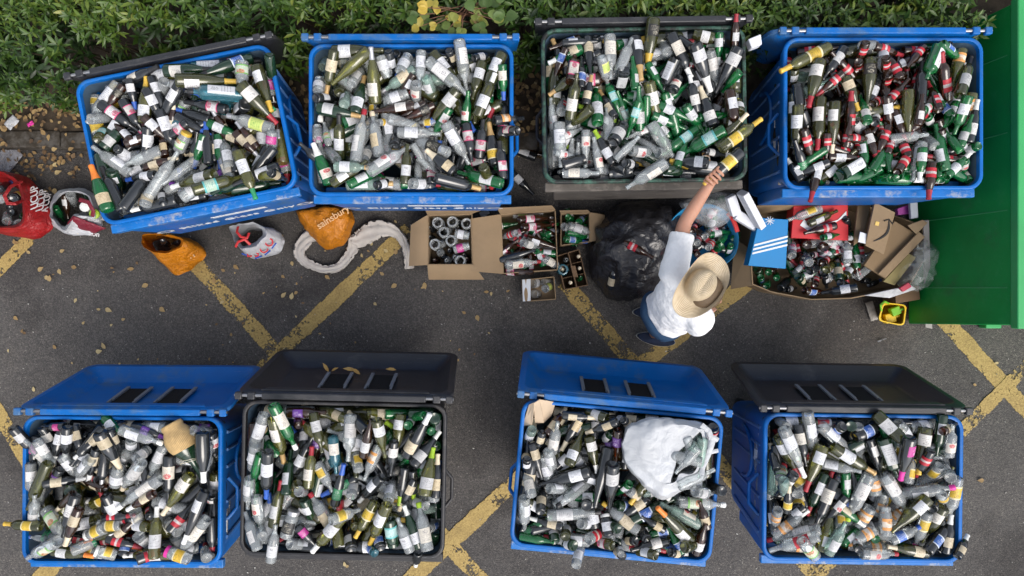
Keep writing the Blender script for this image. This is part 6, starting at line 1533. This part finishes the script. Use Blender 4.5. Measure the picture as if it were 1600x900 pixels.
# shoes
NAVY = surf('shoe_navy', (.018, .028, .060), .8, .3, .2, 30, .4, 150); SOLE = surf('shoe_sole', (.55, .54, .50), .6, .3, .1, 20)
for heel, toe in ((W(989, 488, .05), W(1048, 487, .05)), (W(995, 524, .05), W(1056, 536, .05))):
    d = (toe - heel); ln = d.length; d.normalize(); s = Vector((-d.y, d.x, 0)); o = empty('shoe', heel - PL); o.parent = PER; o.location = heel - PL; o.location.z = 0
    def sring(z, gx, gy, x0=0.0, x1=1.0):
        out = []
        for k in range(28):
            t = 2 * math.pi * k / 28; u = (1 - math.cos(t)) / 2 * (x1 - x0) + x0; wv = (.040 + .010 * math.sin(u * 3.1 * .9)) * gy * (math.sin(t) if True else 0)
            out.append(d * (u * ln * gx) + s * wv + Vector((0, 0, z)))
        return out
    g = MB(); g.loft([sring(.004, 1, 1.0), sring(.028, 1, 1.06), sring(.034, 1, 1.02)]); g.build('sole', SOLE, o, 50)
    g = MB(); g.loft([sring(.030, .985, .98, .012), sring(.060, .97, .98, .015), sring(.085, .72, .85, .02), sring(.105, .50, .78, .02), sring(.108, .46, .6, .05)]); g.build('upper', NAVY, o, 180)
    g = MB()
    for k in range(4): u = .42 + k * .09; g.tube([d * (u * ln) - s * .028 + Vector((0, 0, .088 - k * .006)), d * (u * ln) + Vector((0, 0, .097 - k * .006)), d * (u * ln) + s * .028 + Vector((0, 0, .088 - k * .006))], .004, 6)
    g.build('laces', SOLE, o)
# straw hat
def hatmat():
    m, nt, out = _new('straw_weave'); tc = N(nt, 'TexCoord'); sp = N(nt, 'SeparateXYZ'); L(nt, tc, 'Object', sp, 0)
    def M(op, a, b=None):
        n = N(nt, 'Math', operation=op)
        for i, v in enumerate((a, b)):
            if v is None: continue
            if isinstance(v, (int, float)): n.inputs[i].default_value = v
            else: nt.links.new(v, n.inputs[i])
        return n.outputs[0]
    uv = N(nt, 'UVMap'); su = N(nt, 'SeparateXYZ'); L(nt, uv, 'UV', su, 0)
    ring = M('PINGPONG', M('MULTIPLY', su.outputs[1], 40), .5); rad = M('PINGPONG', M('MULTIPLY_ADD', su.outputs[0], 260), .5)
    ns = N(nt, 'TexNoise', Scale=9.0, Detail=6.0, Roughness=.65); L(nt, tc, 'Object', ns, 'Vector')
    h = M('ADD', M('MULTIPLY', ring, 1.4), M('MULTIPLY', rad, .7))
    rp = ramp(nt, [(.25, (.46, .36, .225)), (.55, (.60, .495, .345)), (.8, (.70, .605, .46))]); L(nt, ns, 'Fac', rp, 'Fac')
    gp = ramp(nt, [(.0, (.42, .36, .30)), (.3, (1, 1, 1))]); nt.links.new(ring, gp.inputs['Fac'])
    p = N(nt, 'BsdfPrincipled', Roughness=.75); nt.links.new(mixc(nt, .8, rp.outputs[0], gp.outputs[0], 'MULTIPLY'), p.inputs['Base Color'])
    b = N(nt, 'Bump', Strength=.7, Distance=.003); nt.links.new(h, b.inputs['Height']); L(nt, b, 0, p, 'Normal'); L(nt, p, 0, out, 'Surface')
    return m
HM_ = hatmat(); nA, prof = 72, []
# (radius factor, height): crown top, side, band, brim
for r_, z_ in [(0, .112), (.018, .113), (.04, .112), (.062, .106), (.078, .094), (.088, .074), (.093, .050), (.096, .026), (.098, .010), (.104, .003), (.118, .002), (.134, .004), (.150, .007), (.166, .011), (.180, .015), (.183, .012), (.166, .004), (.134, -.003), (.100, -.004)]: prof.append((r_, z_))
hdir = math.atan2(.80, .60)
me_v, me_f, me_uv = [], [], []
for i, (r_, z_) in enumerate(prof):
    for k in range(nA):
        a = 2 * math.pi * k / nA; fx = 1.16 if r_ < .1 else 1.16 + .10 * (r_ - .1) / .08
        x, y = r_ * fx * math.cos(a), r_ * .93 * math.sin(a); z = z_
        if r_ > .1:
            q = (r_ - .1) / .083; z += q * q * (.085 * math.sin(a) ** 2 * (1.25 if math.sin(a) > 0 else .9) - .035 * max(0, -math.cos(a)) - .004 * max(0, math.cos(a))) + .008 * q * math.sin(3 * a + 1)
            y *= 1 - .20 * q * abs(math.sin(a)) ** 2
        if r_ < .07: z -= .016 * math.exp(-(y / .02) ** 2) * (1 if x > -.07 else .5)     # crease in the crown
        me_v.append((x, y, z)); me_uv.append((k / nA, i / len(prof)))
for i in range(len(prof) - 1):
    for k in range(nA): me_f.append((i * nA + k, i * nA + (k + 1) % nA, (i + 1) * nA + (k + 1) % nA, (i + 1) * nA + k))
me = bpy.data.meshes.new('straw_hat'); me.from_pydata(me_v, [], me_f); me.materials.append(HM_); me.polygons.foreach_set('use_smooth', [True] * len(me.polygons))
ul = me.uv_layers.new(name='UVMap'); idx = np.empty(len(me.loops), int); me.loops.foreach_get('vertex_index', idx); ul.data.foreach_set('uv', np.array(me_uv)[idx].ravel())
hat = bpy.data.objects.new('straw_hat', me); COL.objects.link(hat); hat.parent = PER
hp = W(1093, 446, 1.665); hat.matrix_local = Matrix.Translation(hp - PL) @ Matrix.Rotation(hdir, 4, 'Z') @ Matrix.Rotation(R(6), 4, 'Y') @ Matrix.Scale(.86, 4)
hm = hat.modifiers.new('s', 'SUBSURF'); hm.levels = 1; hm.render_levels = 1
# ------------------------------------------------------------------ fallen leaves and litter
grng = random.Random(77)
def ground_leaves(pts, cup=.3):
    out = []
    for (x, y, z, ln, tone, steep) in pts:
        a = grng.uniform(0, 6.28); d = Vector((math.cos(a), math.sin(a), grng.uniform(-.05, .15) * steep)).normalized(); n = Vector((grng.gauss(0, .15 * steep), grng.gauss(0, .15 * steep), 1)); n = (n - d * n.dot(d)).normalized()
        out.append((Vector((x, y, z)), d, n, ln, ln * grng.uniform(.55, .8), tone))
    return out
DRY = leafmat('dry_leaf', [(0, (.06, .035, .02)), (.35, (.15, .09, .04)), (.65, (.32, .21, .085)), (1, (.46, .37, .19))], .7, .15)
BIRCH = [(0, 0, 0), (.22, .40, 0), (.5, .46, -.01), (.8, .22, .01), (1, 0, .03)]
pts = []
for i in range(300):     # drift along the kerb
    px = grng.uniform(-30, 135); py = grng.uniform(160, 206) if grng.random() < .5 else 236 + 70 * grng.betavariate(1, 2.6)
    if px > 128 and py > 230: continue
    onk = grng.random() < .07
    if onk: py = grng.uniform(206, 236)
    zz = .145 if onk else .13 if py < 206 else .012
    p = W(px, py, zz)
    if not onk and 1.05 < p.y < 1.21: continue
    pts.append((p.x, p.y, zz + grng.uniform(0, .02), grng.uniform(.025, .055), grng.betavariate(2, 2.6), 1))
for i in range(220):     # between the bins, on the soil
    px, py = grng.choice([grng.uniform(800, 850), grng.uniform(430, 485)]), grng.uniform(110, 250)
    p = W(px, py, 0); zz = .135 if p.y > 1.2 else .012; p = W(px, py, zz); pts.append((p.x, p.y, zz + .005, grng.uniform(.03, .06), grng.betavariate(2, 3), 1))
o = leaf_cloud('leaf_litter', ground_leaves(pts), DRY, None, BIRCH); tag(o, 'drift of brown dry leaves along the kerb and between bins', 'leaves', kind='stuff')
pts = []
spots = [(60, 262), (86, 272), (114, 272), (30, 330 + 50), (24, 382), (48, 396), (92, 420), (70, 432), (60, 424), (78, 440), (94, 394), (120, 418), (165, 482), (22, 494), (232, 444), (120, 466), (352, 424), (365, 414), (438, 366), (456, 408), (500, 372), (440, 430),
         (575, 350), (562, 364), (580, 384), (566, 402), (540, 388), (616, 344), (632, 360), (606, 394), (618, 398), (440, 465), (455, 468), (620, 444), (663, 441), (664, 448), (728, 490), (764, 456), (745, 492), (350, 470), (334, 434), (465, 455), (508, 430), (600, 430), (150, 550), (210, 420), (250, 480), (190, 500), (54, 612), (46, 635),
         (88, 545), (165, 545), (1505, 640), (1537, 750), (1560, 567), (1520, 600), (1480, 690), (540, 885), (545, 883)]
for (px, py) in spots:
    p = W(px, py, .01); pts.append((p.x, p.y, .014, grng.uniform(.03, .06), grng.uniform(.55, 1), .5))
for i in range(60):
    px, py = grng.uniform(0, 800), grng.uniform(390, 580); p = W(px, py, .01); pts.append((p.x, p.y, .012, grng.uniform(.012, .035), grng.uniform(.3, 1), .5))
o = leaf_cloud('fallen_leaves', ground_leaves(pts), DRY, None, BIRCH); tag(o, 'pale yellow birch leaves scattered over the tarmac', 'leaves', kind='stuff')
g = MB()
for i in range(700):
    px, py = grng.uniform(-20, 1620), grng.uniform(300, 900); p = W(px, py, 0); s = grng.uniform(.002, .006) * (1.6 if grng.random() < .08 else 1); a = grng.uniform(0, 6.28)
    q = [Vector((p.x + s * math.cos(a + t) * k, p.y + s * math.sin(a + t) * k, .007 + .002 * j)) for j, (t, k) in enumerate(((0, 1), (1.9, .7), (3.2, 1.1), (4.6, .6)))]
    g.add(q + [Vector((p.x, p.y, .001))], [(0, 1, 2), (0, 2, 3), (0, 1, 4), (1, 2, 4), (2, 3, 4), (3, 0, 4)])
o = g.build('glass_crumbs', surf('crumbs', (.42, .41, .38), .5, .4, .4, 60), smooth=0); tag(o, 'tiny pale chips of glass and grit strewn on the tarmac', 'chips', kind='stuff')
# brown leaves caught in the open lid of the black bin
lm = leafmat('curled_leaf', [(0, (.30, .16, .04)), (.5, (.48, .28, .07)), (1, (.56, .36, .12))], .6, .1)
for (px, py, ang, ln, t, lab_) in [(509, 574, 118, .075, .7, 'upright brown leaf in the black lid, nearest its pointed end'), (523, 577, 30, .06, .5, 'small brown leaf second along the black lid'), (546, 577, 165, .09, .8, 'long brown leaf in the middle of the black lid'), (556, 580, 140, .08, .5, 'brown leaf overlapping the long one in the black lid'), (611, 577, 170, .075, .6, 'lone brown leaf in the black lid, away from the others')]:
    z = .69; d = Vector((math.cos(R(ang)), math.sin(R(ang)), .25)).normalized(); n = Vector((0, .6, .8)); n = (n - d * n.dot(d)).normalized(); p = W(px, py, z)
    o = leaf_cloud('brown_leaf', [(-d * ln / 2, d, n, ln, ln * .34, t)], lm, None, LANCE); o.location = p; tag(o, lab_, 'leaf', 'brown leaves caught in the black lid')
# bits of litter
def scrap(name, lab_, cat, px, py, z, sz, rot, mat):
    o = empty(name, W(px, py, z)); tag(o, lab_, cat); g = MB(); n = 7; rng_ = random.Random(px)
    P = [Vector(((i / (n - 1) - .5) * sz[0], (j / (n - 1) - .5) * sz[1], .012 * noise.noise(Vector((i * .8 + px, j * .8, 0))) + .012)) for i in range(n) for j in range(n)]
    g.add(P, [(i * n + j, i * n + j + 1, i * n + n + j + 1, i * n + n + j) for i in range(n - 1) for j in range(n - 1)]); q = g.build('sheet', mat, o, 60); q.rotation_euler = (0, 0, rot); m = q.modifiers.new('t', 'SOLIDIFY'); m.thickness = .002
scrap('plastic_scrap', 'torn clear plastic scrap on the tarmac below the bin lettering', 'litter', 757, 333, .01, (.07, .05), .6, WHITEPL)
scrap('cotton_bud', 'thin white stick lying on the tarmac right of the yellow bucket', 'litter', 1377, 531, .004, (.07, .006), .35, WHITEPL)
scrap('grey_tissue', 'grey crumpled tissue next to the yellow bucket', 'litter', 1361, 486, .01, (.06, .15), .3, surf('tissue', (.30, .28, .26), .9, .2, .3, 30))
scrap('wet_paper', 'pale crumpled paper on the leaves by the hedge end', 'litter', 20, 192, .14, (.10, .07), .8, WHITEPL)
scrap('pink_wrapper', 'small pink wrapper among the leaves by the hedge end', 'litter', 49, 194, .14, (.05, .03), .5, CP['p'][0])
scrap('clear_bag', 'grey translucent plastic scrap lying beside the red shopping bag', 'litter', 12, 250, .02, (.22, .16), .9, film('grey_film', (.35, .35, .38), .5))
for k, (kind, gl, lab, cap, a, b, lb_) in enumerate([('R', 'b', 'w', 'n', (802, 232), (838, 240), 0), ('W', 'k', 'w', 'n', (838, 246), (806, 234), 0), ('R', 'k', 'w', 'n', (800, 270), (812, 282), 0), ('W', 'k', 'n', 'n', (956, 440), (962, 400), 0), ('R', 'b', 'c', 'n', (972, 380), (1004, 392), 0)][:3]):
    zz = .05; A, B = W(a[0], a[1], zz), W(b[0], b[1], zz); L_ = PR[kind][0]; add_bottle(kind, gl, lab, cap, A, A + (B - A).normalized() * L_, 'ground')
z = .42; A, B = W(974, 378, z), W(1004, 394, z + .02); add_bottle('R', 'b', 'r', 'n', A, A + (B - A).normalized() * .24, 'sack'); A, B = W(954, 452, .24), W(962, 415, .34); add_bottle('R', 'k', 'c', 'n', A, A + (B - A).normalized() * .24, 'sack')

# ------------------------------------------------------------------ the countless glass below, as one object
V = np.concatenate(STUFF['V']); me = bpy.data.meshes.new('buried_bottles'); me.from_pydata(V.tolist(), [], STUFF['F'])
for m in STUFF['mats']: me.materials.append(m)
me.polygons.foreach_set('material_index', STUFF['M']); me.polygons.foreach_set('use_smooth', [True] * len(me.polygons)); me.set_sharp_from_angle(angle=R(50))
ul = me.uv_layers.new(name='UVMap'); ul.data.foreach_set('uv', np.array(STUFF['UV'], dtype=np.float32).ravel())
o = bpy.data.objects.new('buried_bottles', me); COL.objects.link(o); tag(o, 'jumble of bottles and jars filling the bins below the top layer', 'bottles', kind='stuff')

# ------------------------------------------------------------------ labels: glass, kind, paper, top, then where it lies
BINW = {1: 'askew lettered bin', 2: 'bin behind boxes', 3: 'green-rimmed bin', 4: 'container-side bin', 5: 'straw-flask bin', 6: 'all-black bin', 7: 'carrier-bag bin', 8: 'black-lidded front bin'}
GRPW = {'A': 'upright in four-flap cardboard box', 'B': 'in box of red-label beers', 'C': 'in small box beside black sack', 'D': 'in six-bottle carrier', 'E': 'in smallest cardboard box', 'T': 'in blue tub', 'Y': 'in large cardboard tray', 'G': 'in red shopping bag', 'H': 'in dark red and white carrier',
        'O': 'in open orange carrier', 'bag': 'inside white carrier on the glass', 'hand': 'held in the hand of the person', 'ground': 'on the ground between two bins', 'sack': 'on the black refuse sack'}
def ndir(b):
    d = b['B'] - b['A']
    if math.hypot(d.x, d.y) < .05: return 'standing up'
    k = int(round(math.degrees(math.atan2(d.y, d.x)) / 45)) % 8
    return 'neck ' + ['right', 'up-right', 'up', 'up-left', 'left', 'down-left', 'down', 'down-right'][k]
def place(b, fine=False):
    p = b['place']
    if isinstance(p, int):
        c = (b['A'] + b['B']) / 2; l = to_local(p, c.x, c.y); cx, cy, ca, sa, hx, hy = BIN_FR[p]
        u = 'left' if l[0] < -hx / 3 else 'right' if l[0] > hx / 3 else 'middle'; v = 'front' if l[1] < -hy / 3 else 'lid-side' if l[1] > hy / 3 else 'centre'
        return f'{v} {u} of {BINW[p]}' if (u, v) != ('middle', 'centre') else f'middle of {BINW[p]}'
    return GRPW[p]
KW = {'W': 'wine bottle', 'B': 'slope-shouldered wine bottle', 'H': 'slim wine bottle', 'C': 'heavy sparkling-wine bottle', 'R': 'beer bottle', 'S': 'spirit bottle', 'K': 'small soft-drink bottle', 'J': 'jar', 'Q': 'square bottle'}
def base(b):
    s = f"{GL[b['gl']][1]} {KW[b['kind']]}"
    if b['lab'] != 'n': s += f", {LB[b['lab']][1]} label"
    if b['cap'] != 'n': s += f", {CP[b['cap']][1]} " + ('lid' if b['kind'] == 'J' else 'top')
    if b['lab'] == 'n' and b['cap'] == 'n': s += ', bare'
    return s
stage = {}
for b in BOT: b['l'] = f"{base(b)}, {place(b)}"; stage.setdefault(b['l'], []).append(b)
stage2 = {}
for k, v in stage.items():
    for b in v:
        if len(v) > 1: b['l'] = f"{base(b)}, {ndir(b)}, {place(b)}"
        stage2.setdefault(b['l'], []).append(b)
for k, v in stage2.items():
    if len(v) < 2: continue
    xs = [(b['A'].x + b['B'].x) / 2 for b in v]; ys = [(b['A'].y + b['B'].y) / 2 for b in v]
    horiz = max(xs) - min(xs) >= max(ys) - min(ys)
    v.sort(key=lambda b: (b['A'].x + b['B'].x) if horiz else -(b['A'].y + b['B'].y))
    w2 = ['left', 'right'] if horiz else ['upper', 'lower']
    w3 = ['leftmost', 'middle', 'rightmost'] if horiz else ['uppermost', 'middle', 'lowest']
    names = w2 if len(v) == 2 else w3 if len(v) == 3 else [('leftmost' if horiz else 'uppermost')] + ['second', 'third', 'fourth', 'fifth', 'sixth'][:len(v) - 2] + [('rightmost' if horiz else 'lowest')]
    for b, nm in zip(v, names):
        k = k.replace('bin behind boxes', 'boxes-side bin')
        b['l'] = f"{nm} {k}"
seen = {}
for b in BOT:
    w_ = b['l'].split(); b['o']['label'] = b['l']; seen.setdefault(b['l'], []).append(b)
    if len(w_) > 16: print('LONG', len(w_), b['l'])
for k, v in seen.items():
    if len(v) > 1: print('DUP', len(v), k)
z_ = np.array([max(b['A'].z, b['B'].z) for b in BOT if isinstance(b['place'], int)]); print('bottles', len(BOT), 'z top pct', np.percentile(z_, [0, 25, 50, 75, 95, 100]).round(2), {n: sum(NAMES[b['kind']][0] == n for b in BOT) for n in GNAME})
